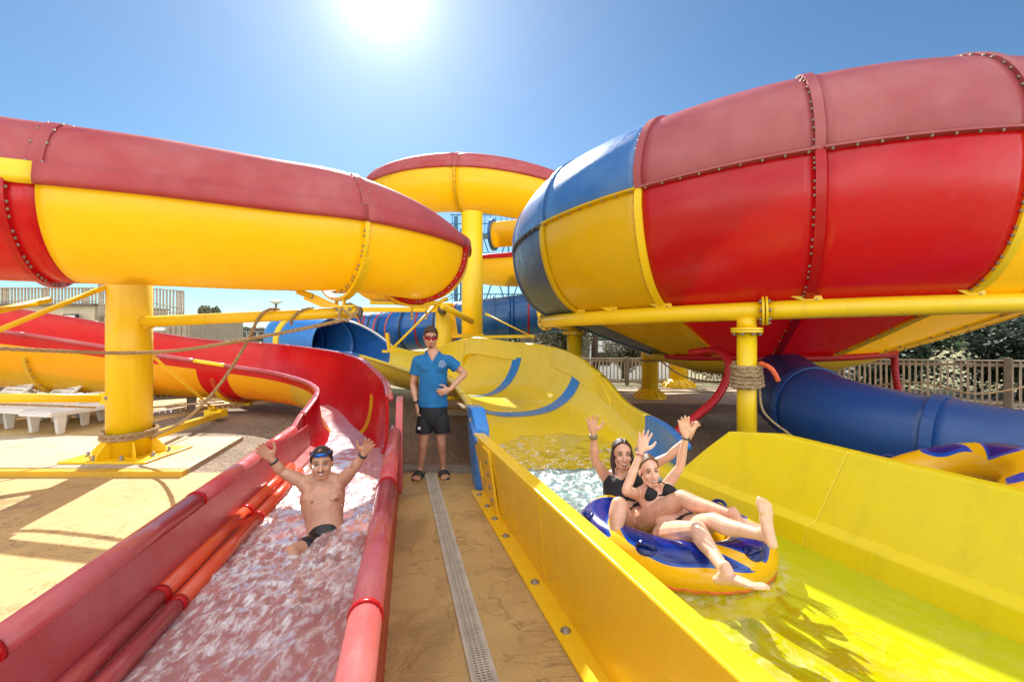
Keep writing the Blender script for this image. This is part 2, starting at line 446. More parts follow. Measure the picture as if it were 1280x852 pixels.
def flange_part(name, row, nxt, k, parent, mats, h=.07, w=.05, g0=.034, lo=0.0, hi=1.0, bolts=14):
    "bolted joint collar hugging the outside of a flume"
    A = section(row, k, g0); B = section(row, k, g0 + h)
    t = (V(nxt[0:3]) + V(nxt[3:6]) - V(row[0:3]) - V(row[3:6])); t.z = 0; t.normalize()
    a, b = int(lo * k), int(hi * k); mb = MB(); q = b - a + 1
    vs = [p - t * (w / 2) for p in A[a:b + 1]] + [p - t * (w / 2) for p in B[a:b + 1]] + [p + t * (w / 2) for p in B[a:b + 1]] + [p + t * (w / 2) for p in A[a:b + 1]]
    fs = []
    for r_ in range(4):
        r2 = (r_ + 1) % 4
        fs += [(r_ * q + j, r_ * q + j + 1, r2 * q + j + 1, r2 * q + j) for j in range(q - 1)]
    fs += [(0, q, 2 * q, 3 * q), (q - 1, 2 * q - 1, 3 * q - 1, 4 * q - 1)]
    mb.add(vs, fs, 0, False)
    for i in range(bolts):
        j = a + int((i + .5) / bolts * (b - a)); p = (A[j] + B[j]) / 2
        for sg in (-1, 1): mb.bolt(p + t * (w / 2 * sg), t * sg)
    return mb.build(name, mats, parent)

def water_strip(name, rows, z, mat, lo=0, amp=.02, foamfn=None, inset=0.0, nx=40, dens=6, slope=None):
    "moving water between the walls, on a displaced grid"
    rr = catmull([list(r) for r in rows], len(rows) * dens); vs = []; fs = []; fo = []
    for i, r in enumerate(rr):
        L, Rr = V(r[0:3]), V(r[3:6]); d = V((Rr.x - L.x, Rr.y - L.y, 0)); w = d.length; d.normalize(); mid = (L + Rr) / 2
        zz = z if slope is None else max(z, slope(r[6]))
        dep = max(.02, min(1, (zz - r[6]) / max(.05, (L.z + Rr.z) / 2 - r[6])))
        hw = (w / 2) * (1 - (1 - dep) ** r[7]) ** (1 / r[7]) + .02 - inset
        for j in range(nx + 1):
            x = -1 + 2 * j / nx; p = V((mid.x, mid.y, 0)) + d * (x * hw)
            f = foamfn(p, x, i / len(rr)) if foamfn else 1
            q = V((p.x * 3.2, p.y * 1.9, 0))
            h = noise.noise(q) * .6 + noise.noise(q * 2.7) * .35 + noise.noise(q * 6.3) * .2 + noise.noise(q * 13) * .10 * f
            p.z = zz + h * amp * (.5 + f); vs.append(p); fo.append(f)
    W = nx + 1
    fs = [(i * W + j, i * W + j + 1, (i + 1) * W + j + 1, (i + 1) * W + j) for i in range(len(rr) - 1) for j in range(nx)]
    mb = MB(); mb.add(vs, fs, 0)
    o = mb.build(name, mat, None, fix=False)
    at = o.data.attributes.new('foam', 'FLOAT', 'POINT'); at.data.foreach_set('value', fo)
    tag(o, kind='structure'); return o

# ------------------------------------------------------------------ red body slide
def Lr(y, z): return (-1.43 - .19 * y, y, z)     # left and right rim lines of the run-out
def Rr_(y, z): return (-.21 - .22 * y, y, z)
red_ctrl = [
    ((-16.5, 8.3, 2.50), (-16.5, 10.3, 2.90), 1.20, 2.4),
    ((-12.6, 8.4, 2.12), (-12.6, 10.2, 2.45), .87, 2.4),
    ((-9.8, 8.7, 1.77), (-9.9, 10.3, 2.05), .58, 2.4),
    ((-7.9, 9.05, 1.43), (-7.6, 10.7, 1.60), .40, 2.4),
    ((-6.1, 9.30, 1.11), (-5.6, 10.9, 1.44), .30, 2.4),
    ((-4.75, 8.95, .96), (-4.0, 9.9, 1.32), .27, 2.5),
    ((-3.75, 8.15, .88), (-2.95, 8.2, 1.30), .28, 2.7),
    ((-3.05, 7.15, .85), (-2.28, 6.95, 1.26), .24, 3.0),
    ((-2.68, 6.30, .82), (-1.75, 6.1, 1.06), .20, 3.6),
    ((-2.47, 5.45, .72), (-1.48, 5.35, .95), .16, 4.5),
]
# the first rows curve; the inside of the bend is close in, the banked outer wall sweeps wide
RR = resample(red_ctrl, 90)
red = thing('water_slide', (-5, 8, 0), 'red open body slide with yellow underside bending in from the left, one bather in it', 'water slide')
cuts = [0, 22, 38, 42, 56, 72, 80, 90]
def red_mat(si, t, j, seg):
    if si == 0: return 0                                       # inside red
    if si == 1:
        if seg >= 5: return 0
        if seg == 2: return 0
        return 0 if j < .026 else 1
    return 2 if si == 2 and seg == 2 else 3
for s_ in range(len(cuts) - 1):
    rows = RR[cuts[s_]:cuts[s_ + 1] + 1]
    flume_part('flume_section', rows, 40, red, lambda si, t, j, s_=s_: red_mat(si, t, j, s_), ['red', 'dirty_yellow' if s_ == 4 else 'yellow', 'steel_yellow', 'red_pink'])
for c, m in ((22, 'dirty_yellow'), (40, 'orange'), (65, 'dirty_yellow')):
    flange_part('joint_flange', RR[c], RR[c + 1], 40, red, [m, 'bolt'], lo=.12, hi=.9)
# yellow seam tape across the inside, low in the bend
def inside_band(name, rows, i0, i1, mat, parent, th=.006, k=48, lo=0, hi=1):
    mb = MB(); S = [section(r, k, -th) for r in rows[i0:i1 + 1]]; a, b = int(lo * k), int(hi * k); W = b - a + 1
    vs = [p for s_ in S for p in s_[a:b + 1]]
    mb.add(vs, [(i * W + j, i * W + j + 1, (i + 1) * W + j + 1, (i + 1) * W + j) for i in range(len(S) - 1) for j in range(W - 1)])
    return mb.build(name, mat, parent)
RF = resample(red_ctrl, 900)
inside_band('seam_band', RF, 742, 756, 'yellow', red, lo=.10, hi=.95)
# straight run-out: flat walls, rolled pipe rims, stepped ledge on the left
def runout(parent):
    mb = MB()
    ys = [5.42, 4.95, 4.4, 3.6, 2.8, 2.0, 1.2, .5, -.2]
    prof = lambda y, zl, zr: [V(Lr(y, zl)), V(Lr(y, .34)) + V((.03, 0, 0)), V(Lr(y, .30)) + V((.13, 0, 0)), V(Lr(y, .12)) + V((.16, 0, 0)), V(Lr(y, .09)) + V((.24, 0, 0)),
                              V(Rr_(y, .09)) - V((.14, 0, 0)), V(Rr_(y, .13)) - V((.06, 0, 0)), V(Rr_(y, zr))]
    I = [prof(y, .60, .60) for y in ys]; K = 8
    vs = [p for s_ in I for p in s_]
    mb.add(vs, [(i * K + j, i * K + j + 1, (i + 1) * K + j + 1, (i + 1) * K + j) for i in range(len(ys) - 1) for j in range(K - 1)], 0, False)
    fl = mb.build('runout_channel', ['red_pink'], parent); m = fl.modifiers.new('s', 'SOLIDIFY'); m.thickness = .03; m.offset = -1
    mb = MB()
    for side, fn in ((-1, Lr), (1, Rr_)):                       # outer skirts
        vs = []
        for y in (5.42, -.2):
            vs += [V(fn(y, .60)) + V((side * .045, 0, 0)), V(fn(y, 0.0)) + V((side * .045, 0, 0)), V(fn(y, 0.0)) + V((side * .075, 0, 0)), V(fn(y, .60)) + V((side * .075, 0, 0))]
        mb.add(vs, [(0, 1, 5, 4), (1, 2, 6, 5), (2, 3, 7, 6), (3, 0, 4, 7), (0, 1, 2, 3), (4, 5, 6, 7)], 0, False)
    mb.build('side_skirt', ['red'], parent)
    for side, fn, breaks in ((-1, Lr, [5.0, 4.12, 2.9, 1.5, -.2]), (1, Rr_, [4.95, 3.2, 1.72, -.2])):
        for a, b in zip(breaks, breaks[1:]):
            t = MB(); t.tube([V(fn(a - .004, .60)) + V((side * .035, 0, .015)), V(fn((a + b) / 2, .60)) + V((side * .035, 0, .015)), V(fn(b + .004, .60)) + V((side * .035, 0, .015))], .062, 20)
            t.build('rim_pipe', ['red_pink'], parent)
        for b in breaks[1:-1]:
            t = MB(); t.tube([V(fn(b + .012, .615)) + V((side * .035, 0, 0)), V(fn(b - .012, .615)) + V((side * .035, 0, 0))], .067, 20); t.build('pipe_joint', ['red'], parent)
    for dx, r, z in ((.085, .045, .36), (.175, .042, .315)):    # two red ledge pipes; far lengths orange, sunlight painted into the colour
        for a, b in ((4.55, 3.4), (3.4, 2.3), (2.3, 1.0), (1.0, -.2)):
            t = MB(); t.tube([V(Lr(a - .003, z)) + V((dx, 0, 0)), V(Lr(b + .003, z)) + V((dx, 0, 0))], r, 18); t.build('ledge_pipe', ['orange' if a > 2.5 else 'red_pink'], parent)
        for b in (3.4, 2.3):
            t = MB(); t.tube([V(Lr(b + .02, z)) + V((dx, 0, 0)), V(Lr(b - .02, z)) + V((dx, 0, 0))], r + .005, 18); t.build('pipe_joint', ['red'], parent)
runout(red)
# raised corner at the end of the high wall, right side, and end post
mb = MB(); a = V(Rr_(5.42, 0)); b = V(Rr_(4.80, 0))
for p, q, zt, zb in ((a, b, .95, .60),):
    vs = []
    for y, z in ((5.42, .95), (5.1, .93), (4.88, .62), (4.80, .0), (5.42, 0)):
        for dx in (.03, .11): vs.append(V(Rr_(y, z)) + V((dx, 0, 0)))
    mb.add(vs, [(0, 2, 4, 6, 8), (1, 9, 7, 5, 3), (0, 1, 3, 2), (2, 3, 5, 4), (4, 5, 7, 6), (6, 7, 9, 8), (8, 9, 1, 0)], 0, False)
soft(mb.build('end_post', ['red_pink'], red), .012)
mb = MB(); vs = []
for y, z in ((5.45, .74), (5.0, .61), (4.9, .0), (5.45, 0)):
    for dx in (-.09, -.03): vs.append(V(Lr(y, z)) + V((dx, 0, 0)))
mb.add(vs, [(0, 2, 4, 6), (1, 7, 5, 3), (0, 1, 3, 2), (2, 3, 5, 4), (4, 5, 7, 6), (6, 7, 1, 0)], 0, False)
soft(mb.build('end_post', ['red_pink'], red), .012)
# yellow saddle bracket carrying the flume by its first joint
def saddle(parent, row, nxt, base, mat='steel_yellow', foot=True, lo=.22, hi=.78, g=.11, w=.09):
    A = section(row, 40, g); B = section(row, 40, g + .022); a, b = int(lo * 40), int(hi * 40)
    t = (V(nxt[0:3]) + V(nxt[3:6]) - V(row[0:3]) - V(row[3:6])); t.z = 0; t.normalize(); q = b - a + 1; mb = MB()
    vs = [p - t * w / 2 for p in A[a:b + 1]] + [p - t * w / 2 for p in B[a:b + 1]] + [p + t * w / 2 for p in B[a:b + 1]] + [p + t * w / 2 for p in A[a:b + 1]]
    fs = []
    for r_ in range(4):
        r2 = (r_ + 1) % 4; fs += [(r_ * q + j, r_ * q + j + 1, r2 * q + j + 1, r2 * q + j) for j in range(q - 1)]
    fs += [(0, q, 2 * q, 3 * q), (q - 1, 2 * q - 1, 3 * q - 1, 4 * q - 1)]
    mb.add(vs, fs, 0, False); low = min(B, key=lambda p: p.z)
    mb.beam(low + V((0, 0, .02)), V((low.x, low.y, base)), .12, .12)
    return mb.build('saddle', [mat, 'bolt'], parent)
saddle(red, RR[40], RR[41], .12)

def red_foam(p, x, t):
    d = math.hypot(p.x + 1.25, (p.y - 2.9) * .8)
    return min(2.2, max(.42, 1.75 - d * .95) * (1 if p.y < 4.4 else .35)) * (1 - .35 * max(0, x))
rw = [(V(Lr(y, .6)) + V((.10, 0, 0)), V(Rr_(y, .6)) - V((.02, 0, 0)), .1, 8) for y in (5.6, 4.9, 4.2, 3.4, 2.6, 1.8, 1.0, .3, -.2)]
w = water_strip('water', [list(a) + list(b) + [c, d] for a, b, c, d in rw], .285, 'water_red', amp=.04, foamfn=red_foam, nx=70, dens=26)
# sheet of water running down the bend
w2 = water_strip('water', [list(r) for r in RR[56:89:3]], .0, 'water_red', amp=.012, foamfn=lambda p, x, t: .35, nx=30, dens=8, slope=lambda zf: zf + .05)

# ------------------------------------------------------------------ yellow and blue raft slide
yel_ctrl = [
    ((-5.25, 12.15, 1.35), (-5.0, 13.5, 2.12), .78, 2.0),
    ((-4.67, 11.8, 1.28), (-4.55, 13.1, 2.00), .72, 2.0),
    ((-3.71, 11.0, 1.20), (-3.35, 12.2, 1.42), .60, 2.2),
    ((-2.75, 10.15, 1.04), (-2.3, 11.6, 1.24), .46, 2.4),
    ((-1.92, 9.2, .92), (-1.10, 10.3, 1.56), .42, 2.2),
    ((-1.40, 8.3, .98), (.0, 9.4, 1.50), .50, 2.1),
    ((-1.0, 7.4, 1.00), (.78, 8.3, 1.42), .48, 2.2),
    ((-.68, 6.4, .90), (1.28, 7.2, 1.12), .37, 2.4),
    ((-.46, 5.6, .78), (1.52, 6.2, .74), .22, 2.8),
    ((-.36, 5.05, .64), (1.68, 5.2, .66), .10, 3.6),
    ((-.30, 4.70, .60), (1.66, 4.45, .60), .06, 5.0),
]
YR = resample(yel_ctrl, 100)
yel = thing('water_slide', (0, 8, 0), 'yellow and blue raft slide curving from a blue tube mouth down to the right', 'water slide')
ycuts = [0, 21, 40, 50, 61, 72, 86, 100]
def ymat(si, t, j, s_):
    if s_ == 0: return 1
    if s_ == 6: return 1 if si in (1, 2, 0) and (si == 2 or (si == 1 and j < .3) or j > .72) or si == 3 else 0
    if si == 3: return 0
    return 0
for s_ in range(len(ycuts) - 1):
    flume_part('flume_section', YR[ycuts[s_]:ycuts[s_ + 1] + 1], 40, yel, lambda si, t, j, s_=s_: ymat(si, t, j, s_), ['yellow_bend', 'blue' if s_ == 0 else 'blue_bright'])
YF = resample(yel_ctrl, 1000)
for a, b in ((505, 524), (650, 672)): inside_band('seam_band', YF, a, b, 'blue_bright', yel, hi=.93 if a > 600 else .93)
for c, m in ((21, 'steel_yellow'), (40, 'dirty_yellow'), (58, 'blue'), (61, 'dirty_yellow')):
    flange_part('joint_flange', YR[c], YR[c + 1], 40, yel, [m, 'bolt'], lo=.08, hi=.6)
# extension panel standing on the outer wall of the bend
def ext_panel(parent):
    top = catmull([(-1.06, 10.35, 1.14), (-.95, 10.1, 1.60), (.0, 9.42, 1.53), (.5, 8.9, 1.50), (.88, 8.15, 1.42), (1.16, 7.55, 1.28), (1.335, 7.05, 1.02), (1.43, 6.6, .73)], 90)
    mb = MB(); vs = []
    W = 4
    for p in top:
        p = V(p); n_ = V((.55, .83, 0)) if p.x < .6 else V((.93, .36, 0))
        base = V((p.x, p.y, max(.66, p.z - .36))) - n_ * .065 * min(1, (p.z - .66) / .5)
        vs += [p - n_ * .02, p + n_ * .045, base + n_ * .10, base - n_ * .02]
    n = len(top)
    fs = [(i * W + j, i * W + (j + 1) % W, (i + 1) * W + (j + 1) % W, (i + 1) * W + j) for i in range(n - 1) for j in range(W)] + [(0, 1, 2, 3), tuple((n - 1) * W + j for j in range(4))]
    mb.add(vs, fs, 0, False); return soft(mb.build('extension_panel', ['yellow_bend'], parent), .01, 2)
ext_panel(yel)
def Yl(y, z): return V((1.135 - .318 * y + .0, y, z))             # near wall line (top inner edge)
Yl = lambda y, z: V((1.175 - .318 * y, y, z))
def near_wall(parent):
    mb = MB(); a, b = 4.85, -.2
    o_ = lambda y: -.293 * y + 1.108                               # foot line of the outer face
    seg = [(4.85, 3.0), (3.0, .9), (.9, -.2)]
    for a, b in seg:
        vs = []
        for y in (a, b):
            xo = o_(y); xt = 1.175 - .318 * y
            vs += [V((xo, y, 0)), V((xo + .0, y, .02)), V((xt - .045, y, .60)), V((xt - .045, y, .635)), V((xt + .075, y, .635)), V((xt + .08, y, .60)), V((xt + .03, y, .57)), V((xo + .12, y, 0))]
        mb = MB(); mb.add(vs, [(i, (i + 1) % 8, 8 + (i + 1) % 8, 8 + i) for i in range(8)] + [tuple(range(8)), tuple(range(8, 16))], 0, False)
        soft(mb.build('side_wall', ['yellow_wall'], parent), .012, 3)
    mb = MB()
    for a, b in seg[:2] + seg[2:]:                                 # foot flange with bolts
        mb.add([V((o_(y) + dx, y, z)) for y in (a, b - .0) for dx, z in ((-.125, .004), (.01, .004), (.01, .022), (-.125, .022))], [(0, 1, 5, 4), (1, 2, 6, 5), (2, 3, 7, 6), (3, 0, 4, 7), (0, 1, 2, 3), (4, 5, 6, 7)], 0, False)
    for y in (4.72, 4.4, 4.1, 3.75, 3.05, 2.55, 1.9, 1.3):
        mb.lathe((o_(y) - .06, y, .022), [(.03, 0), (.03, .004), (.018, .006), (.018, .016), (.01, .02)], seg=12, mat=1)
    mb.build('foot_flange', ['yellow_wall', 'bolt'], parent)
    mb = MB(); xo = o_(4.3); x2 = 1.175 - .318 * 4.3               # upright joint strip with bolts
    n_ = V((-1, -.29, 0)).normalized()
    mb.add([V((o_(y) - dx, y, .022)) for y in (4.42, 4.18) for dx in (.0, .022)] + [V((1.175 - .318 * y - .045 - dx, y, .60)) for y in (4.42, 4.18) for dx in (0, .022)],
           [(0, 1, 3, 2), (4, 6, 7, 5), (0, 4, 5, 1), (2, 3, 7, 6), (1, 5, 7, 3), (0, 2, 6, 4)], 0, False)
    for z in (.12, .24, .36, .48): 
        x = (o_(4.3) * (1 - z / .6) + (1.175 - .318 * 4.3 - .045) * z / .6) - .022
        mb.bolt((x, 4.3, z), n_, .02)
    mb.build('joint_strip', ['yellow_wall', 'bolt'], parent)
near_wall(yel)
# blue end block where the curved part meets the straight wall
mb = MB(); vs = []
for y, z in ((5.55, .83), (5.25, .84), (4.99, .66), (4.9, .0), (5.2, 0)):
    x = -.44 + (5.5 - y) * .26
    for dx in (-.10, .06): vs.append(V((x + dx, y, z)))
mb.add(vs, [(0, 2, 4, 6, 8), (1, 9, 7, 5, 3), (0, 1, 3, 2), (2, 3, 5, 4), (4, 5, 7, 6), (6, 7, 9, 8), (8, 9, 1, 0)], 0, False)
soft(mb.build('end_block', ['blue_bright'], yel), .02, 3)
# far wall with its crease
def far_wall(parent):
    ys = [4.12, 4.0, 3.86, 3.5, 3.0, 2.29, 1.5, .8, .2]
    tz = [.50, .68, .86, .92, .91, .90, .90, .90, .90]
    rows = []
    for y, z in zip(ys, tz):
        cx = 1.54 - .41 * (y - 4.09); k = (z - .46) / .44; tx = cx + .02 + .19 * k * (1 if y > 3.4 else 1 + (3.4 - y) * .08)
        rows.append([V((cx - .14, y, .05)), V((cx - .09, y, .20)), V((cx - .045, y, .42)), V((cx, y, .447)), V((cx + .02, y, .46)), V((tx, y, z - .015)), V((tx + .015, y, z)), V((tx + .10, y, z)), V((tx + .12, y, z - .03)), V((tx + .06, y, .0))])
    K = 10
    for a, b in ((0, 4), (4, 8)):
        mb = MB(); S = rows[a:b + 1]
        mb.add([p for s_ in S for p in s_], [(i * K + j, i * K + (j + 1) % K, (i + 1) * K + (j + 1) % K, (i + 1) * K + j) for i in range(len(S) - 1) for j in range(K)] + [tuple(range(K)), tuple((len(S) - 1) * K + j for j in range(K))], 0, False)
        soft(mb.build('side_wall', ['yellow_run'], parent), .008, 2)
far_wall(yel)
mb = MB(); mb.add([V((-.5, 5.4, .055)), V((2.6, 5.2, .055)), V((4.6, -.4, .055)), V((.8, -.4, .055))], [(0, 1, 2, 3)], 0, False)
mb = MB()
vs = []
for y in (5.2, 4.4, 3.5, 2.5, 1.5, .5, -.3):
    vs += [V((1.20 - .30 * y, y, .06)), V((1.54 - .41 * (y - 4.09) - .10, y, .06))]
mb.add(vs, [(2 * i, 2 * i + 1, 2 * i + 3, 2 * i + 2) for i in range(6)], 0, False)
fl = mb.build('channel_floor', ['yellow_run'], yel); m = fl.modifiers.new('s', 'SOLIDIFY'); m.thickness = .03; m.offset = -1
mb = MB()                                                         # transition lip that the water pours over
mb.limb([V((.9, 5.3, .10)), V((1.5, 4.9, .2)), V((1.62, 4.2, .26))], [(.25, .12), (.22, .16), (.1, .1)], lat=(1, 1, 0), seg=24)
mb.build('deflector', ['yellow_bend'], yel)
def y_foam(p, x, t):
    if p.y > 3.3: return max(.15, 1.55 - abs(p.y - 4.35) * .75)
    q = V((p.x - 1.03, p.y - 2.97, 0)); e = math.hypot(q.dot(V((.8, -.6, 0))) / .62, q.dot(V((.6, .8, 0))) / .54)
    return .35 * max(0, 1 - abs(p.y - 1.9)) * (1 if x < -.2 else .2) + .75 * max(0, 1 - abs(e - 1) * 7)
ywr = [(V((1.20 - .318 * y, y, .6)), V((1.54 - .41 * (y - 4.09) - .02, y, .6)), .05, 8) for y in (4.9, 4.2, 3.4, 2.6, 1.8, 1.0, .3, -.3)]
yw = [list(r) for r in YR[62:98:4]]
for r in yw: pass
water_strip('water', [list(a) + list(b) + [c, d] for a, b, c, d in ywr[2:]], .285, 'water_yellow', amp=.022, foamfn=y_foam, nx=90, dens=22)
water_strip('water', [list(a) + list(b) + [c, d] for a, b, c, d in ywr[:3]], .285, 'water_falls', amp=.045, foamfn=y_foam, nx=90, dens=22)
water_strip('water', [list(r) for r in YR[58:99:4]], .292, 'water_gold', amp=.045, foamfn=lambda p, x, t: max(.35, 1.5 - abs(p.y - 4.6) * .9), nx=50, dens=8)

# ================================================================== closed or half closed tubes swept along a path
def sweep(ctrl, n):
    P = [V(p) for p in catmull(ctrl, n)]; fr = []
    for i, p in enumerate(P):
        t = P[min(i + 1, n)] - P[max(i - 1, 0)]; t.normalize(); h = V((t.x, t.y, 0)).normalized(); s_ = V((h.y, -h.x, 0))   # s_ points to the right of travel
        fr.append((p, t, s_, V((0, 0, 1))))
    return fr
def ring_pts(f, poly, sc=1.0, d=0): return [f[0] + f[1] * d + f[2] * (x * sc) + f[3] * (z * sc) for x, z in poly]
def sweep_part(name, fr, poly, parent, mats, pm, closed=True, th=.03):
    mb = MB(); n = len(fr); S = [ring_pts(f, poly(i) if callable(poly) else poly) for i, f in enumerate(fr)]; K = len(S[0])
    kk = K if closed else K - 1
    mb.add([p for s_ in S for p in s_], [(i * K + j, i * K + (j + 1) % K, (i + 1) * K + (j + 1) % K, (i + 1) * K + j) for i in range(n - 1) for j in range(kk)], [pm(i / (n - 1), j) for i in range(n - 1) for j in range(kk)])
    o = mb.build(name, mats, parent, fix=False)
    m = o.modifiers.new('s', 'SOLIDIFY'); m.thickness = th; m.offset = 0; return o
def ring_flange(name, f, poly, parent, mats, h=.08, w=.05, a=0, b=None, bolts=16, closed=False):
    mb = MB(); pl = poly[a:b]; K = len(pl)
    def grow(g): return [(x * (1 + g / math.hypot(x, z)), z * (1 + g / math.hypot(x, z))) for x, z in pl]
    A, B = grow(.012), grow(h); rows = [ring_pts(f, A, 1, -w / 2), ring_pts(f, B, 1, -w / 2), ring_pts(f, B, 1, w / 2), ring_pts(f, A, 1, w / 2)]
    kk = K if closed else K - 1
    mb.add([p for r_ in rows for p in r_], [(r_ * K + j, r_ * K + (j + 1) % K, ((r_ + 1) % 4) * K + (j + 1) % K, ((r_ + 1) % 4) * K + j) for r_ in range(4) for j in range(kk)] + ([] if closed else [(0, K, 2 * K, 3 * K), (K - 1, 2 * K - 1, 3 * K - 1, 4 * K - 1)]), 0, False)
    for i in range(bolts):
        j = min(K - 1, int((i + .5) / bolts * K))
        for sg, r_ in ((-1, 0), (1, 3)):
            p = (rows[r_][j] + rows[1 if r_ == 0 else 2][j]) / 2; mb.bolt(p, f[1] * sg, .015)
    return mb.build(name, mats, parent)

# ------------------------------------------------------------------ overhead red-topped yellow flume
RC = .70
def over_poly(cov=1.0):
    "outer half first: from bottom, up the outer side, over the cover; then down the inner side. Right of travel is outer"
    pts = []
    for i in range(21): a = -90 + i * 5.4; pts.append((RC * math.cos(R(a)), RC * .98 * math.sin(R(a))))          # bottom -> +18 deg
    return pts
nb = 20
def over_section(cov, st=4.7, c1=.17, c2=.47):
    pts = []
    for i in range(13): a = 198 + i * 6; pts.append((RC * math.cos(R(a)), RC * .98 * math.sin(R(a))))            # inner rim down to the bottom (198..270)
    for i in range(1, 21): a = -90 + i * st; pts.append((RC * math.cos(R(a)), RC * .98 * math.sin(R(a))))      # up the outer side to +22
    x0, z0 = pts[-1]
    pts += [(x0 + .05, z0 + .0), (x0 + .054, z0 + .036), (x0 + .040, z0 + c1 - .015), (x0 + .0, z0 + c1)]                # red collar band
    for i in range(1, 9):
        a = i / 8; pts.append((x0 - .015 - cov * .44 * a ** 1.6, z0 + c1 + .01 + cov * c2 * math.sin(a * 1.45)))
    return pts
IB = 13 + 20       # first index of the band
def over_thing():
    ctrl = [(-10.4, 4.3, 3.42), (-7.9, 5.25, 3.38), (-6.4, 5.95, 3.36), (-5.1, 6.5, 3.36), (-3.9, 7.25, 3.37), (-3.0, 7.95, 3.42), (-2.2, 8.9, 3.40), (-1.95, 9.9, 3.4), (-2.4, 11.2, 3.45), (-3.6, 12.2, 3.55)]
    # path runs away from us; outer side (towards us / right) is to the right of travel
    E_ = V((0, 0, EYE)); ctrl = [tuple(E_ + (V(p) - E_) * .714) for p in ctrl]
    fr = sweep(ctrl, 90)
    root = thing('water_slide', (-3.6, 5, 0), 'overhead yellow flume with faded red cover, crossing the upper left on a thick column', 'water slide')
    cuts = [0, 24, 50, 66, 90]
    cov = lambda i: max(.0, 1 - max(0, (i - 44) / 21.5) ** 2.2)
    for s_ in range(4):
        a, b = cuts[s_], cuts[s_ + 1]
        if s_ == 0: mats = ['red', 'steel_yellow', 'red_faded']
        elif s_ == 3: mats = ['yellow', 'red_faded', 'red_faded']
        else: mats = ['yellow', 'red_faded', 'red_faded']
        sweep_part('flume_section', fr[a:b + 1], lambda i, a=a: over_section(cov(a + i)), root, mats, lambda t, j: 0 if j < IB - 1 else (1 if j < IB + 3 else 2), closed=False)
    pl = over_section(1)[:IB]
    ring_flange('joint_flange', fr[22], pl, root, ['red', 'bolt'], h=.065, a=4, b=IB, bolts=22)
    ring_flange('joint_flange', fr[50], pl, root, ['steel_yellow', 'bolt'], h=.045, a=4, b=IB, bolts=20)
    ring_flange('joint_flange', fr[66], pl, root, ['red', 'bolt'], h=.08, a=2, b=IB, bolts=20)
    ring_flange('joint_flange', fr[82], pl, root, ['red', 'bolt'], h=.09, a=2, b=IB, bolts=16)
    # cover joints
    for i in (24, 50):
        c = over_section(cov(i))[IB + 3:]; ring_flange('cover_joint', fr[i], [(x, z) for x, z in c], root, ['red_faded', 'bolt'], h=.025, w=.10, bolts=5)
    # seam line between collar and cover
    t = MB(); t.tube([ring_pts(fr[i], over_section(cov(i)))[IB + 3] + fr[i][2] * .008 for i in range(0, 64)], .006, 6); t.build('cover_seam', ['rubber'], root)
    # support rings
    for i, m in ((50, 'steel_yellow'), (67, 'steel_yellow')):
        f = fr[i]; t = MB(); arc = [(1.14 * RC * math.cos(R(a)), 1.12 * RC * math.sin(R(a))) for a in range(218, 336 if i == 50 else 306, 6)]
        for g0, g1, w in ((1.0, 1.05, .12),):
            A = [ring_pts(f, arc, g, d) for g, d in ((g0, -.045), (g1, -.045), (g1, .045), (g0, .045))]; K = len(arc)
            t.add([p for r_ in A for p in r_], [(r_ * K + j, r_ * K + j + 1, ((r_ + 1) % 4) * K + j + 1, ((r_ + 1) % 4) * K + j) for r_ in range(4) for j in range(K - 1)] + [(0, K, 2 * K, 3 * K), (K - 1, 2 * K - 1, 3 * K - 1, 4 * K - 1)], 0, False)
        lowp = f[0] + V((0, 0, -1.15 * RC))
        for sg in (-1, 1):
            t.beam(lowp + f[2] * (.11 * sg) + V((0, 0, .02)), lowp + f[2] * (.11 * sg) + V((0, 0, -.19)), .07, .022)
            t.bolt(lowp + f[2] * (.11 * sg) + V((0, -.036, -.09)), (0, -1, 0), .02)
            t.bolt(lowp + f[2] * (.11 * sg) + V((0, -.036, -.15)), (0, -1, 0), .02)
        t.build('support_ring', [m, 'bolt'], root)
    return root, fr
over, OFR = over_thing()

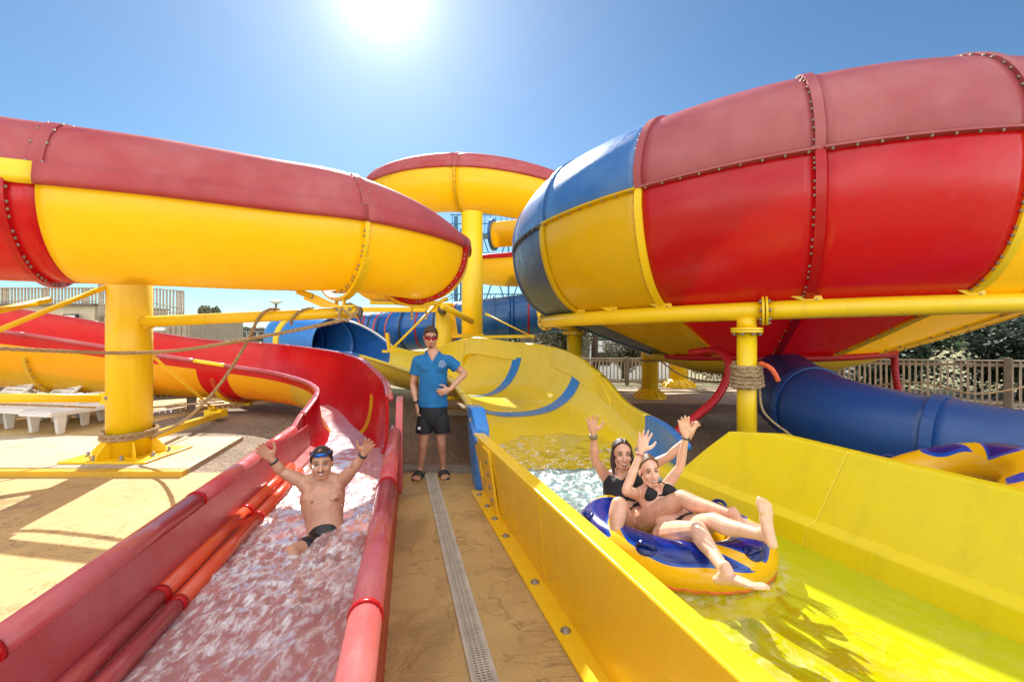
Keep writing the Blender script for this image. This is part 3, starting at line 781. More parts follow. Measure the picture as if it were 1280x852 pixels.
# ------------------------------------------------------------------ top coil
def coil_thing():
    root = thing('water_slide', (0, 13, 0), 'highest yellow coil with a faded red cover, wrapped round the tall yellow column', 'water slide')
    ctrl = [(-4.6, 20, 6.2), (-4.9, 17.2, 6.25), (-4.1, 15.2, 6.25), (-2.6, 14.0, 6.22), (-.8, 13.7, 6.12), (1.1, 14.4, 5.9), (2.3, 15.9, 5.6), (2.2, 17.6, 5.2), (1.2, 19, 5.0)]
    fr = sweep(ctrl, 60); cuts = [0, 16, 27, 60]
    # here the outer side faces us on the right of travel
    for a, b in zip(cuts, cuts[1:]):
        sweep_part('flume_section', fr[a:b + 1], lambda i: [(x * 1.15, z * 1.12) for x, z in over_section(.95, 5.6, .145, .36)], root, ['yellow', 'red_faded', 'red_faded'], lambda t, j: 0 if j < IB - 1 else (1 if j < IB + 3 else 2), closed=False)
    pl = [(x * 1.15, z * 1.12) for x, z in over_section(1, 5.6, .145, .36)]
    for i in cuts[1:-1]:
        ring_flange('joint_flange', fr[i], pl[:IB], root, ['yellow', 'bolt'], h=.045, a=4, b=IB, bolts=16)
        ring_flange('cover_joint', fr[i], pl[IB:], root, ['red_faded', 'bolt'], h=.02, w=.12, bolts=4)
    # lower return of the coil seen between the column and the bowl
    ctrl = [(1.2, 19, 4.9), (-.9, 18.5, 4.5), (-.8, 16.4, 4.1), (.5, 15.2, 3.95), (2.4, 14.8, 4.2), (4.2, 15.6, 4.7)]
    fr2 = sweep(ctrl[::-1], 40)
    sweep_part('flume_section', fr2, lambda i: [(-x * 1.1, z * .92) for x, z in over_section(.0, 5.6, .145, .36)], root, ['yellow', 'red', 'red'], lambda t, j: 0 if j < IB - 1 else 1, closed=False)
    return root
coil_thing()
circ = lambda r, n=36: [(r * math.cos(2 * PI * i / n), r * math.sin(2 * PI * i / n)) for i in range(n)]
yt = thing('water_slide', (2, 19, 0), 'small yellow tube with a blue end ring between the top coil and the round bowl', 'water slide')
fr = sweep([(-.85, 18.5, 5.72), (.0, 18.3, 5.75), (1.6, 18.4, 5.85), (4, 18.8, 6.0)], 24)
sweep_part('tube_section', fr, circ(.50), yt, ['yellow'], lambda t, j: 0)
ring_flange('end_ring', fr[1], circ(.50), yt, ['blue', 'bolt'], h=.14, w=.1, closed=True, bolts=20)

# ------------------------------------------------------------------ back blue tube with coloured bands
bt = thing('water_slide', (0, 15, 0), 'long blue enclosed tube with thin red and black joint bands behind the columns', 'water slide')
ctrl = [(-5.9, 15.0, 1.68), (-5.3, 15.7, 1.72), (-4.4, 15.7, 1.76), (-3.4, 15.2, 1.85), (-1.8, 14.9, 2.05), (0, 14.9, 2.25), (1.6, 14.9, 2.5), (3.4, 15.2, 2.75), (5.5, 16.2, 3.0)]
fr = sweep(ctrl, 96)
for a in range(0, 96, 12): sweep_part('tube_section', fr[a:a + 13], circ(.68), bt, ['blue'], lambda t, j: 0)
bands = ['rubber', 'hose', 'rubber', 'red', 'rubber', 'orange']
for q, i in enumerate(range(4, 94, 4)):
    big = i in (56, 60, 72)
    ring_flange('joint_band', fr[i], circ(.68), bt, ['blue' if big else bands[q % 6], 'bolt'], h=.09 if big else .028, w=.05, closed=True, bolts=0)
ft = thing('water_slide', (-5.5, 12.8, 0), 'blue tube mouth with one yellow joint ring pouring into the raft slide', 'water slide')
ctrl = [(-5.9, 15.0, 1.68), (-6.55, 14.2, 1.64), (-6.5, 13.4, 1.56), (-5.8, 12.8, 1.46), (-4.85, 12.35, 1.38)]
fr = sweep(ctrl, 40)
for a, b in ((0, 14), (14, 28), (28, 40)): sweep_part('tube_section', fr[a:b + 1], circ(.72), ft, ['blue_bright'], lambda t, j: 0)
ring_flange('joint_ring', fr[28], circ(.72), ft, ['steel_yellow', 'bolt'], h=.05, w=.22, closed=True, bolts=0)
ring_flange('joint_ring', fr[14], circ(.72), ft, ['blue', 'bolt'], h=.06, w=.06, closed=True, bolts=0)
# cut-away hood that slopes from the mouth down to the far rim
mb = MB(); vs = []; K = 19
for i in range(15):
    t = i / 14; f = fr[-1]; p = f[0] + V((.86, -.50, -.07)) * (t * 2.0); top = 90 + 75 * 0
    for j in range(K):
        a = R(-90 + (180 - 110 * t ** .9) * j / (K - 1)); l = V((.50, .86, 0))
        vs.append(p + l * (.74 * math.cos(a)) + V((0, 0, .74 * math.sin(a))))
mb.add(vs, [(i * K + j, i * K + j + 1, (i + 1) * K + j + 1, (i + 1) * K + j) for i in range(14) for j in range(K - 1)])
o = mb.build('hood', ['blue'], ft, fix=False); m = o.modifiers.new('s', 'SOLIDIFY'); m.thickness = .04
he = MB(); he.tube([vs[i * K + K - 1] for i in range(15)], .028, 8); he.build('hood_edge', ['white_plastic'], ft)
he = MB(); he.tube([fr[-1][0] + fr[-1][2] * (.73 * math.cos(a)) + V((0, 0, .73 * math.sin(a))) for a in np.linspace(-.2, PI + .9, 30)], .024, 8); he.build('mouth_edge', ['blue_bright'], ft)

# ================================================================== the bowl
BC = V((4.6, 8.7, 0))
BX, BY = BC.x, BC.y
tilt = Matrix.Rotation(R(1.6), 3, V((.35, -1, 0)).normalized())
def B(r, z, ang):
    p = V((r * math.cos(R(ang)), r * math.sin(R(ang)), z - 3.3))
    p.z += (.0152 * p.x - .0328 * p.y) * min(1, max(0, (z - 2.2) / 1.2))
    return tilt @ p + V((BX, BY, 3.3))
up_prof = [(4.52, 3.45), (4.54, 3.62), (4.50, 3.82), (4.42, 4.02), (4.28, 4.22), (4.10, 4.37), (3.88, 4.47), (3.62, 4.52), (3.3, 4.50)]
lo_prof = [(4.52, 3.45), (4.54, 3.28), (4.52, 3.05), (4.46, 2.80), (4.36, 2.56), (4.22, 2.36), (4.02, 2.20), (3.76, 2.08), (3.4, 1.94), (2.7, 1.66), (2.0, 1.40)]
bowl = thing('water_slide', (BX, BY, 0), 'huge round bowl of red, yellow and blue bolted panels on a yellow pipe ring', 'water slide')
A0 = 204.5 - 22.5 * 4
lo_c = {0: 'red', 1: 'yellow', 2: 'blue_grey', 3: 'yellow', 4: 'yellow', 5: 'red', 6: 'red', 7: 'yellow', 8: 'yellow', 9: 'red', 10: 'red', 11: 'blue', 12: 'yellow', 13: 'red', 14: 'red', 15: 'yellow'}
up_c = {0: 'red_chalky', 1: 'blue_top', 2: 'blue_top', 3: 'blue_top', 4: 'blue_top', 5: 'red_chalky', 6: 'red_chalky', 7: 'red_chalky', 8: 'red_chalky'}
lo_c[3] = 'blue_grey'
def bowl_panel(name, prof, a0, a1, mat):
    mb = MB(); n = 12; K = len(prof); P = []
    fine = catmull([(r, z) for r, z in prof], (K - 1) * 3); K = len(fine)
    vs = [B(r, z, a0 + (a1 - a0) * i / n) for i in range(n + 1) for r, z in fine]
    mb.add(vs, [(i * K + j, i * K + j + 1, (i + 1) * K + j + 1, (i + 1) * K + j) for i in range(n) for j in range(K - 1)])
    o = mb.build(name, [mat], bowl, fix=False); m = o.modifiers.new('s', 'SOLIDIFY'); m.thickness = .04; m.offset = 0; return o
def rib(name, prof, ang, mat, w=.9, h=.05, nb=20, bolt_rows=(1,)):
    "raised bolted seam running down the bowl"
    mb = MB(); fine = [V((a[0], a[1], 0)) for a in catmull([(r, z) for r, z in prof], 40)]; vs = []; wd = math.degrees(w * .05 / 4.4)
    for i, p in enumerate(fine):
        t = fine[min(i + 1, 40)] - fine[max(i - 1, 0)]; t.normalize(); nn = V((t.y, -t.x, 0))
        if nn.x < 0 and p.y > 2.5: nn = -nn
        if p.y <= 2.5 and nn.y > 0: nn = -nn
        k = wd * 4.4 / max(1.5, p.x)
        for an, g in ((ang - k, .015), (ang - k, h), (ang + k, h), (ang + k, .015)): vs.append(B(p.x + nn.x * g, p.y + nn.y * g, an))
    mb.add(vs, [(i * 4 + j, i * 4 + (j + 1) % 4, (i + 1) * 4 + (j + 1) % 4, (i + 1) * 4 + j) for i in range(40) for j in range(4)] + [(0, 1, 2, 3), (160, 161, 162, 163)], 0, False)
    for q in range(nb):
        i = int((q + .5) / nb * 40); p = fine[i]; t = fine[min(i + 1, 40)] - fine[max(i - 1, 0)]; t.normalize(); nn = V((t.y, -t.x, 0))
        if nn.x < 0 and p.y > 2.5: nn = -nn
        if p.y <= 2.5 and nn.y > 0: nn = -nn
        k = wd * 4.4 / max(1.5, p.x)
        c0 = B(p.x + nn.x * h * .55, p.y + nn.y * h * .55, ang - k); sd = (B(p.x, p.y, ang - k) - B(p.x, p.y, ang + k)).normalized()
        mb.bolt(c0, sd, .015, .02)
        c1 = B(p.x + nn.x * .02, p.y + nn.y * .02, ang + k * 3.0); None
    return mb.build(name, [mat, 'bolt'], bowl)
for i in range(16):
    a0, a1 = A0 + 22.5 * i, A0 + 22.5 * (i + 1)
    bowl_panel('lower_panel', lo_prof, a0 + .05, a1 - .05, lo_c[i])
    bowl_panel('upper_panel', up_prof, a0 + .05, a1 - .05, up_c.get(i, 'red_chalky'))
    if 1 <= i <= 9:
        lc, rc = lo_c[(i - 1) % 16], lo_c[i]
        rib('panel_rib', lo_prof, a0, 'steel_yellow' if 'yellow' in (lc, rc) and i != 4 else ('yellow' if i == 4 else lo_c[i]), nb=30)
        rib('panel_rib', up_prof, a0, up_c.get(i, 'red_chalky'), nb=16)
# equator seam per sector with bolts hanging under it
for i in range(1, 10):
    a0, a1 = A0 + 22.5 * i, A0 + 22.5 * (i + 1); mb = MB(); vs = []; n = 12
    for q in range(n + 1):
        a = a0 + .4 + (a1 - a0 - .8) * q / n
        for r_, z in ((4.53, 3.47), (4.60, 3.468), (4.60, 3.445), (4.53, 3.43)): vs.append(B(r_, z, a))
    mb.add(vs, [(q * 4 + j, q * 4 + (j + 1) % 4, (q + 1) * 4 + (j + 1) % 4, (q + 1) * 4 + j) for q in range(n) for j in range(4)] + [(0, 1, 2, 3), (n * 4, n * 4 + 1, n * 4 + 2, n * 4 + 3)], 0, False)
    for q in range(9):
        a = a0 + (q + .5) / 9 * 22.5; p = B(4.575, 3.447, a); mb.bolt(p, (0, 0, -1), .014, .03)
    mb.build('equator_seam', ['yellow' if lo_c[i] == 'yellow' else ('blue_grey' if 'blue' in lo_c[i] else 'red_chalky'), 'bolt'], bowl)
# cover ring on top (open eye behind) and small faded dome cap seen on the right
mb = MB(); vs = []; n = 96
prof = [(3.62, 4.50), (3.66, 4.60), (3.60, 4.64), (3.50, 4.60), (3.50, 4.48)]
for q in range(n):
    for r_, z in prof: vs.append(B(r_, z, 360 * q / n))
K = len(prof); mb.add(vs, [(q * K + j, q * K + (j + 1) % K, ((q + 1) % n) * K + (j + 1) % K, ((q + 1) % n) * K + j) for q in range(n) for j in range(K)])
mb.build('top_rim', ['red'], bowl)
# inlet hood on the rim, upper right
mb = MB(); vs = []; n = 14; K = 13
for q in range(n + 1):
    a = 284 + 34 * q / n
    for j in range(K):
        u_ = PI * j / (K - 1); vs.append(B(3.95 + .55 * math.cos(u_), 4.30 + .52 * math.sin(u_) * min(1, (q + 1) / 5), a))
mb.add(vs, [(q * K + j, q * K + j + 1, (q + 1) * K + j + 1, (q + 1) * K + j) for q in range(n) for j in range(K - 1)])
for q in range(0, n, 1):
    a = 284 + 34 * q / n; mb.bolt(B(4.42, 4.50, a), V((0, -1, .5)), .018)
mb.build('inlet_hood', ['red_chalky', 'bolt'], bowl)
# bottom rim hose (red padding) and yellow base collar
mb = MB(); mb.tube([B(2.06, 1.36, a) + V((0, 0, noise.noise(V((a * .05, 0, 0))) * .02)) for a in np.linspace(200, 318, 50)], .05, 12); mb.build('edge_padding', ['red_hose'], bowl)
mb = MB(); prof = [(2.0, 1.40), (2.02, 1.30), (1.2, 1.02), (.75, .95), (.7, 1.0), (1.9, 1.36)]; K = len(prof)
vs = [B(r_, z, 360 * q / 48) for q in range(48) for r_, z in prof]
mb.add(vs, [(q * K + j, q * K + (j + 1) % K, ((q + 1) % 48) * K + (j + 1) % K, ((q + 1) % 48) * K + j) for q in range(48) for j in range(K)])
mb.build('base_cone', ['dirty_yellow'], bowl)
# the ring pipe, its brackets and the posts
RP = 3.97
def ring_z(a): return B(RP, 2.03, a)
joints = [150, 178, 243.5, 290, 335, 380, 425, 470, 510]
for a0, a1 in zip(joints, joints[1:]):
    mb = MB(); mb.tube([ring_z(a) for a in np.linspace(a0 + .15, a1 - .15, 24)], .105, 24); mb.build('ring_pipe', ['steel_yellow'], bowl)
    mb = MB()
    for s0 in (-1, 1):
        p = ring_z(a1); t = (ring_z(a1 + .5) - ring_z(a1 - .5)).normalized()
        mb.lathe(p + t * (.018 * s0) , [(.17, -.012), (.17, .012)], t, 28, 0, False)
        for k in range(8):
            an = 2 * PI * k / 8; x, y = frame_from(t); mb.bolt(p + t * (.03 * s0) + x * (.14 * math.cos(an)) + y * (.14 * math.sin(an)), t * s0, .02, .03)
    mb.build('pipe_flange', ['steel_yellow', 'bolt'], bowl)
for a in (206, 215.5, 227, 249.5, 272, 283, 294.5, 317):
    mb = MB(); p = B(RP, 2.13, a); n_ = (B(4.15, 2.3, a) - p); t = (B(RP, 2.1, a + 1) - p).normalized()
    x, y = frame_from(t)
    vs = [p + t * (.20 * s_) - V((0, 0, .03)) for s_ in (-1, 1)] + [p + t * (.05 * s_) + V((0, 0, .22)) for s_ in (1, -1)]
    rad = (p - V((BX, BY, p.z))).normalized()
    vs = [v_ + rad * .02 for v_ in vs] + [v_ + rad * .04 for v_ in vs]
    mb.add(vs, [(0, 1, 2, 3), (7, 6, 5, 4), (0, 4, 5, 1), (1, 5, 6, 2), (2, 6, 7, 3), (3, 7, 4, 0)], 0, False)
    mb.bolt(p + rad * .04 + V((0, 0, .12)), rad, .02); mb.bolt(p + rad * .04 + V((0, 0, .02)) + t * .08, rad, .02)
    mb.build('panel_bracket', ['steel_yellow', 'bolt'], bowl)
def bowl_post(p, r, zt, base=True):
    mb = MB(); mb.tube([V((p[0], p[1], 0)), V((p[0], p[1], zt - .16))], r, 24)
    mb.tube([V((p[0], p[1], zt - .13)), V((p[0], p[1], zt))], r, 24)
    for z in (zt - .16, zt - .13): mb.lathe((p[0], p[1], z), [(r * 1.6, -.014), (r * 1.6, .012)], seg=28, smooth=False)
    for k in range(8): an = 2 * PI * k / 8; mb.bolt((p[0] + r * 1.35 * math.cos(an), p[1] + r * 1.35 * math.sin(an), zt - .175), (0, 0, -1), .02, .035)
    if base: mb.lathe((p[0], p[1], 0), [(r * 2.3, 0.004), (r * 2.3, .02), (r * 1.9, .08), (r * 1.15, .16), (r, .2)], seg=24)
    return mb.build('support_post', ['steel_yellow', 'bolt'], bowl)
import math as _m
for ang, dy in ((240.9, 0), (305, 0)):
    q = ring_z(ang); bowl_post((q.x, q.y), .105, q.z - .07)
bowl_post((1.27, 9.25), .15, 1.86)
mb = MB(); mb.tube([ring_z(186), V((1.27, 9.25, 1.86)), V((1.9, 9.2, 1.88))], .10, 16); mb.build('arm_pipe', ['steel_yellow'], bowl)
# inner drop tube of the bowl and blue exit tube
ex = thing('water_slide', (4.5, 6, 0), 'dark blue enclosed exit tube running out to the right from under the bowl', 'water slide')
ctrl = [(5.3, 9.4, 1.25), (4.75, 8.2, 1.12), (4.12, 7.0, .95), (3.95, 5.85, .69), (4.48, 4.75, .50), (5.2, 3.95, .43), (6.2, 3.2, .40), (7.5, 2.6, .36)]
fr = sweep(ctrl, 70); ec = [0, 20, 29, 40, 54, 70]; c_ = circ(.50)
for a, b in zip(ec, ec[1:]):
    rs = lambda i, n_=b - a: [(x * (1 + .05 * (1 - min(1, i / 3))), z * (1 + .05 * (1 - min(1, i / 3)))) for x, z in c_]
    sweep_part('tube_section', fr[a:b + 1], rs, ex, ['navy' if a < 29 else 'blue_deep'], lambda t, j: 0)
for i in ec[1:-1]: ring_flange('socket_ring', fr[i], circ(.50), ex, ['blue_deep', 'bolt'], h=.055, w=.10, closed=True, bolts=0)
for i in (48,): 
    f = fr[i]; mb = MB(); mb.tube([V((f[0].x, f[0].y, 0)), V((f[0].x, f[0].y, f[0].z - .52))], .06, 14); mb.box((f[0].x, f[0].y, f[0].z - .52), (.3, .3, .03)); mb.build('tube_stand', ['steel_yellow'], ex)

# spray thrown up round the bather and behind the raft
def spray(name, label, c, sx, sy, h, n, seed):
    rd = random.Random(seed); mb = MB()
    for i in range(n):
        a = rd.uniform(0, 2 * PI); q = rd.random() ** .5; z = .30 + h * rd.random() ** 2.2
        mb.ell((c[0] + sx * q * math.cos(a), c[1] + sy * q * math.sin(a), z), [rd.uniform(.002, .006)] * 3, None, 6, 4)
    return tag(mb.build(name, ['drop'], fix=False), label, 'spray', kind='stuff')
m, nt, out = new_mat('water_drops'); p = N(nt, 'ShaderNodeBsdfPrincipled'); p.inputs['Base Color'].default_value = (.85, .85, .84, 1); p.inputs['Roughness'].default_value = .08; nt.links.new(p.outputs[0], out.inputs[0]); M['drop'] = m
spray('spray', 'white spray round the bather in the red slide', (-1.42, 3.62), .40, .26, .13, 260, 1)
spray('spray', 'white spray behind the raft in the yellow slide', (.62, 4.1), .65, .55, .14, 420, 2)
# ================================================================== ground
def sheet(name, pts, z, mat, th=0):
    mb = MB(); n = len(pts); vs = [V((x, y, z)) for x, y in pts]
    if th:
        vs += [V((x, y, z - th)) for x, y in pts]; mb.add(vs, [tuple(range(n)), tuple(range(n, 2 * n))[::-1]] + [(i, (i + 1) % n, n + (i + 1) % n, n + i) for i in range(n)], 0, False)
    else: mb.add(vs, [tuple(range(n))], 0, False)
    return tag(mb.build(name, mat), kind='structure')
mb = MB(); xs = sorted(set(list(np.linspace(-400, -40, 8)) + list(np.linspace(-40, 60, 50)) + list(np.linspace(60, 400, 8)))); ys = sorted(set(list(np.linspace(-60, -5, 4)) + list(np.linspace(-5, 60, 60)) + list(np.linspace(60, 700, 10))))
def gz(x, y):
    s_ = min(1, max(0, (y - 17) / 9)); s_ = s_ * s_ * (3 - 2 * s_); return -.03 - 1.3 * s_ * min(1, max(0, (x + 3) / 5))
nx_ = len(xs); mb.add([V((x, y, gz(x, y))) for y in ys for x in xs], [(j * nx_ + i, j * nx_ + i + 1, (j + 1) * nx_ + i + 1, (j + 1) * nx_ + i) for j in range(len(ys) - 1) for i in range(nx_ - 1)])
tag(mb.build('ground', 'dirt'), kind='structure')
sheet('gravel_bed', [(-9, 5.2), (16, 2.0), (16, 13.2), (-3, 13.2), (-7.5, 12.2)], -.004, 'gravel', .02)
sheet('walkway', [(-1.9, -3), (1.9, -3), (.4, 5.55), (-1.62, 5.55)], 0.0, 'walk', .02)
sheet('kerb', [(-1.58, 5.56), (-.42, 5.52), (-.44, 5.74), (-1.62, 5.78)], .035, 'edge', .05)
sheet('patio', [(-40, -3), (-1.6, -3), (-2.7, 5.55), (-40, 5.55)], 0.0, 'patio', .02)
sheet('patio', [(-40, 5.54), (-6.8, 5.54), (-6.9, 9.2), (-5.5, 12.5), (-9, 16), (-40, 16)], .004, 'patio', .02)
sheet('concrete_pad', [(-9.0, 5.6), (-3.92, 5.52), (-4.28, 7.25), (-9.0, 7.3)], .06, 'slab', .08)
sheet('kerb', [(-13, 5.40), (-3.90, 5.38), (-3.92, 5.49), (-13, 5.53)], .062, 'dirty_yellow', .08)
sheet('kerb', [(-.55, 9.4), (-2.0, 9.5), (-2.0, 9.7), (-.55, 9.6)], .1, 'slab', .1)
sheet('path', [(2.2, 11.2), (14, 10.6), (14, 12.9), (2.2, 13.2)], .002, 'slab', .02)
sheet('path', [(2.2, 13.6), (8.5, 13.4), (8.5, 14.4), (2.2, 14.6)], .002, 'slab', .02)
# ---- drain grate in the walkway
def grate_line(name, p0, p1, w, label):
    root = thing(name, (p0[0], p0[1], 0), label, 'drain'); a, b = V((*p0, 0)), V((*p1, 0)); d = (b - a).normalized(); s_ = V((d.y, -d.x, 0)); L = (b - a).length
    fr_ = MB()
    for sg in (-1, 1): fr_.box((a + b) / 2 + s_ * (sg * (w / 2 - .010)) + V((0, 0, .006)), (L, .02, .012), (d, s_, V((0, 0, 1))))
    fr_.build('frame', ['drain'], root)
    sl = MB(); sl.box((a + b) / 2 + V((0, 0, .003)), (L, w - .04, .004), (d, s_, V((0, 0, 1)))); sl.build('channel', ['slot'], root)
    bars = MB(); n = int(L / .018)
    for i in range(n): bars.box(a + d * ((i + .5) * L / n) + V((0, 0, .009)), (.008, w - .038, .006), (d, s_, V((0, 0, 1))))
    for q in (-.30, -.1, .1, .30): bars.box((a + b) / 2 + s_ * (q * w) + V((0, 0, .0095)), (L, .006, .006), (d, s_, V((0, 0, 1))))
    bars.build('bars', ['drain'], root)
grate_line('drain_grate', (-.99, 5.5), (.52, -.3), .13, 'long pale slotted drain grate down the middle of the tan walkway')
grate_line('drain_grate', (-3.10, 4.25), (-2.05, -.3), .09, 'narrow drain channel beside the left rim of the red slide')

# ================================================================== steelwork at the left
def column(name, p, r, zt, label, base='plate', parent=None):
    root = thing(name, (p[0], p[1], 0), label, 'column'); z0 = p[2]
    mb = MB(); mb.tube([V((p[0], p[1], z0 + .02)), V((p[0], p[1], zt))], r, 40); mb.build('shaft', ['steel_yellow'], root)
    if base == 'plate':
        mb = MB(); mb.box((p[0], p[1], z0 + .014), (r * 4.4, r * 3.4, .028))
        for k in range(6):
            a = 2 * PI * k / 6 + .3; d = V((math.cos(a), math.sin(a), 0)); s_ = V((-d.y, d.x, 0)); c = V((p[0], p[1], z0 + .028))
            vs = [c + d * (r * .98) + s_ * .012 * q for q in (-1, 1)] + [c + d * (r * 1.65) + s_ * .012 * q for q in (1, -1)] + [c + d * (r * 1.65) + s_ * .012 * q + V((0, 0, .06)) for q in (1, -1)] + [c + d * (r * .98) + s_ * .012 * q + V((0, 0, .26)) for q in (-1, 1)]
            mb.add(vs, [(0, 1, 2, 3), (3, 2, 4, 5), (5, 4, 7, 6), (0, 3, 5, 6), (1, 7, 4, 2), (0, 6, 7, 1)], 0, False)
        for k in range(8):
            a = 2 * PI * (k + .5) / 8; mb.lathe((p[0] + r * 1.85 * math.cos(a), p[1] + r * 1.45 * math.sin(a), z0 + .028), [(.035, 0), (.035, .008), (.02, .01), (.02, .05), (.012, .055)], seg=8, mat=1)
        soft(mb.build('base_plate', ['steel_yellow', 'bolt'], root), .004)
    if base == 'cone':
        mb = MB(); mb.lathe((p[0], p[1], z0), [(r * 2.0, .0), (r * 2.0, .03), (r * 1.2, .22), (r, .26)], seg=30)
        for k in range(14):
            a = 2 * PI * k / 14; mb.beam((p[0] + r * 1.02 * math.cos(a), p[1] + r * 1.02 * math.sin(a), z0 + .23), (p[0] + r * 2.0 * math.cos(a), p[1] + r * 2.0 * math.sin(a), z0 + .05), .04, .05)
        mb.build('base', ['steel_yellow'], root)
    return root
pc = (-5.14, 6.12)
c1 = column('support_column', (pc[0], pc[1], .06), .25, 2.95, 'thick yellow column on the pale concrete pad, rope coiled at its foot')
def end_lug(mb, p, d, s_=.05):
    mb.beam(p - V(d) * s_, p + V(d) * s_, .10, .03); mb.bolt(V(p) + V((0, -.03, 0)), (0, -1, 0), .03)
# main beam, from the column out under the overhead flume
bm_a, bm_b = U(181, 402, 6.05), U(450, 390, 5.62)
mb = MB(); mb.tube([bm_a + (bm_b - bm_a) * .0, bm_b], [.072, .066], 22); mb.lathe(bm_b, [(.068, -.02), (.068, .01)], bm_b - bm_a, 22, 1)
mb.build('cross_beam', ['steel_yellow', 'grey'], c1)
mb = MB(); mb.box(bm_a + V((.0, .04, 0)), (.10, .10, .17)); mb.bolt(bm_a + V((.01, -.02, 0)), (0, -1, 0), .03); mb.build('beam_bracket', ['steel_yellow', 'bolt'], c1)
q = U(432, 392, 5.62)
mb = MB(); mb.box(q + V((0, 0, .09)), (.26, .18, .025)); mb.box(q + V((0, 0, .035)), (.20, .15, .09))
for dx in (-.08, .08): mb.bolt(q + V((dx, -.08, .05)), (0, -1, 0), .022)
mb.beam((pc[0], pc[1], 2.85), (-3.75, 4.95, 2.62), .12, .12)
mb.build('saddle_plate', ['steel_yellow', 'bolt'], c1)
# gusset + diagonal strut from beam up to the flume
g = U(402, 388, 5.62)
mb = MB(); vs = [g + V(v_) for v_ in ((-.16, 0, .23), (-.23, 0, .14), (.0, 0, .04), (.26, 0, .04))]; vs += [v_ + V((0, .04, 0)) for v_ in vs]
mb.add(vs, [(0, 1, 2, 3), (7, 6, 5, 4), (0, 4, 5, 1), (1, 5, 6, 2), (2, 6, 7, 3), (3, 7, 4, 0)], 0, False); mb.bolt(g + V((-.13, 0, .17)), (0, -1, 0), .03); mb.build('gusset', ['steel_yellow', 'bolt'], c1)
def rod(p, q, r, name='brace_rod', parent=None, lug=True, mat='steel_yellow'):
    mb = MB(); mb.tube([V(p), V(q)], r, 12)
    if lug:
        d = (V(q) - V(p)).normalized()
        for e, s0 in ((V(p), 1), (V(q), -1)): mb.beam(e, e + d * (.16 * s0), .09, .05); mb.bolt(e + d * (.06 * s0) + V((0, -.03, 0)), (0, -1, 0), .022)
    return mb.build(name, [mat, 'bolt'], parent)
rod(g + V((-.15, 0, .18)), U(352, 355, 5.25), .016, parent=c1)
rod(U(133, 358, 5.95), U(-70, 440, 4.6), .03, parent=c1)
rod(U(60, 375, 5.2), U(-60, 400, 4.3), .035, parent=c1)
rod(U(183, 438, 6.2), U(268, 512, 8.6), .02, parent=c1)
mb = MB(); mb.tube([U(133, 497.5, 6.0), U(-80, 497.5, 5.2)], .055, 18); mb.box(U(136, 497.5, 5.98), (.16, .10, .15)); mb.bolt(U(133, 497.5, 5.9), (0, -1, 0), .03); mb.build('low_beam', ['steel_yellow', 'bolt'], c1)
mb = MB(); mb.beam(U(189, 545, 6.35), U(277, 517, 9.0), .10, .10); mb.box(U(270, 516, 8.95), (.34, .2, .14)); mb.build('floor_beam', ['steel_yellow'], c1)
# saddle stand under the red flume, right of the column
# ---- helix column and its neighbour
column('support_column', (-1.14, 13.0, 0), .30, 5.15, 'tall yellow column holding up the top coil', 'cone')
c2 = column('support_column', (-1.80, 12.0, 0), .215, 2.45, 'shorter yellow column just behind the attendant, capped with bolted plates', 'cone')
mb = MB(); mb.lathe((-1.80, 12.0, 2.45), [(.27, -.02), (.27, .05), (.2, .06)], seg=24, smooth=False); mb.lathe((-1.8, 11.72, 2.30), [(.11, -.04), (.11, .1)], (0, 1, 0), 20, 1)
mb.beam(V((-3.9, 11.9, 2.33)), V((-1.75, 11.9, 2.33)), .12, .12); mb.beam(U(463, 377, 10.6), U(545, 379, 11.5), .14, .12)
mb.build('cap_bracket', ['steel_yellow', 'grey'], c2)
rod(U(553, 382, 11.4), U(590, 402, 12.3), .08, 'brace_tube', c2, False)
rod(U(545, 381, 11.6), U(486, 440, 10.9), .03, parent=c2)
rod(U(607, 392, 12.4), U(668, 422, 11.9), .02, parent=c2)
mb = MB(); mb.beam(U(556, 420, 12.4), U(604, 419, 12.7), .10, .10); mb.beam(U(604, 421, 12.3), U(668, 420, 12.0), .08, .08); mb.build('tie_beam', ['steel_yellow'], c2)
mb = MB(); mb.beam(U(569, 420, 12.2), U(563, 385, 12.2), .10, .16); mb.build('gusset', ['steel_yellow'], c2)
# small yellow clips on the back tube and at the raft slide rim
sc_ = thing('support_bracket', U(486, 438, 11.2), 'small upright yellow bracket behind the blue flume rim', 'bracket')
mb = MB(); mb.beam(U(487, 439, 11.2), U(484, 416, 11.2), .16, .05); mb.beam(U(478, 439, 11.2), U(500, 439, 11.2), .07, .06); mb.build('plate', ['steel_yellow'], sc_)
sc_ = thing('support_bracket', U(678, 395, 13.5), 'curved yellow strap hanging on the blue banded tube', 'bracket')
mb = MB(); mb.tube([U(673, 388, 13.95), U(675, 398, 13.9), U(680, 405, 13.9), U(684, 407, 14.0)], .07, 8); mb.build('strap', ['steel_yellow'], sc_)
column('support_column', (3.66, 12.1, 0), .215, 2.6, 'yellow column with a rope tied round it, right of the tall wall of the raft slide', 'cone')
column('support_column', (5.38, 14.7, 0), .27, 3.0, 'farthest yellow column with a wide ribbed foot, below the bowl', 'cone')

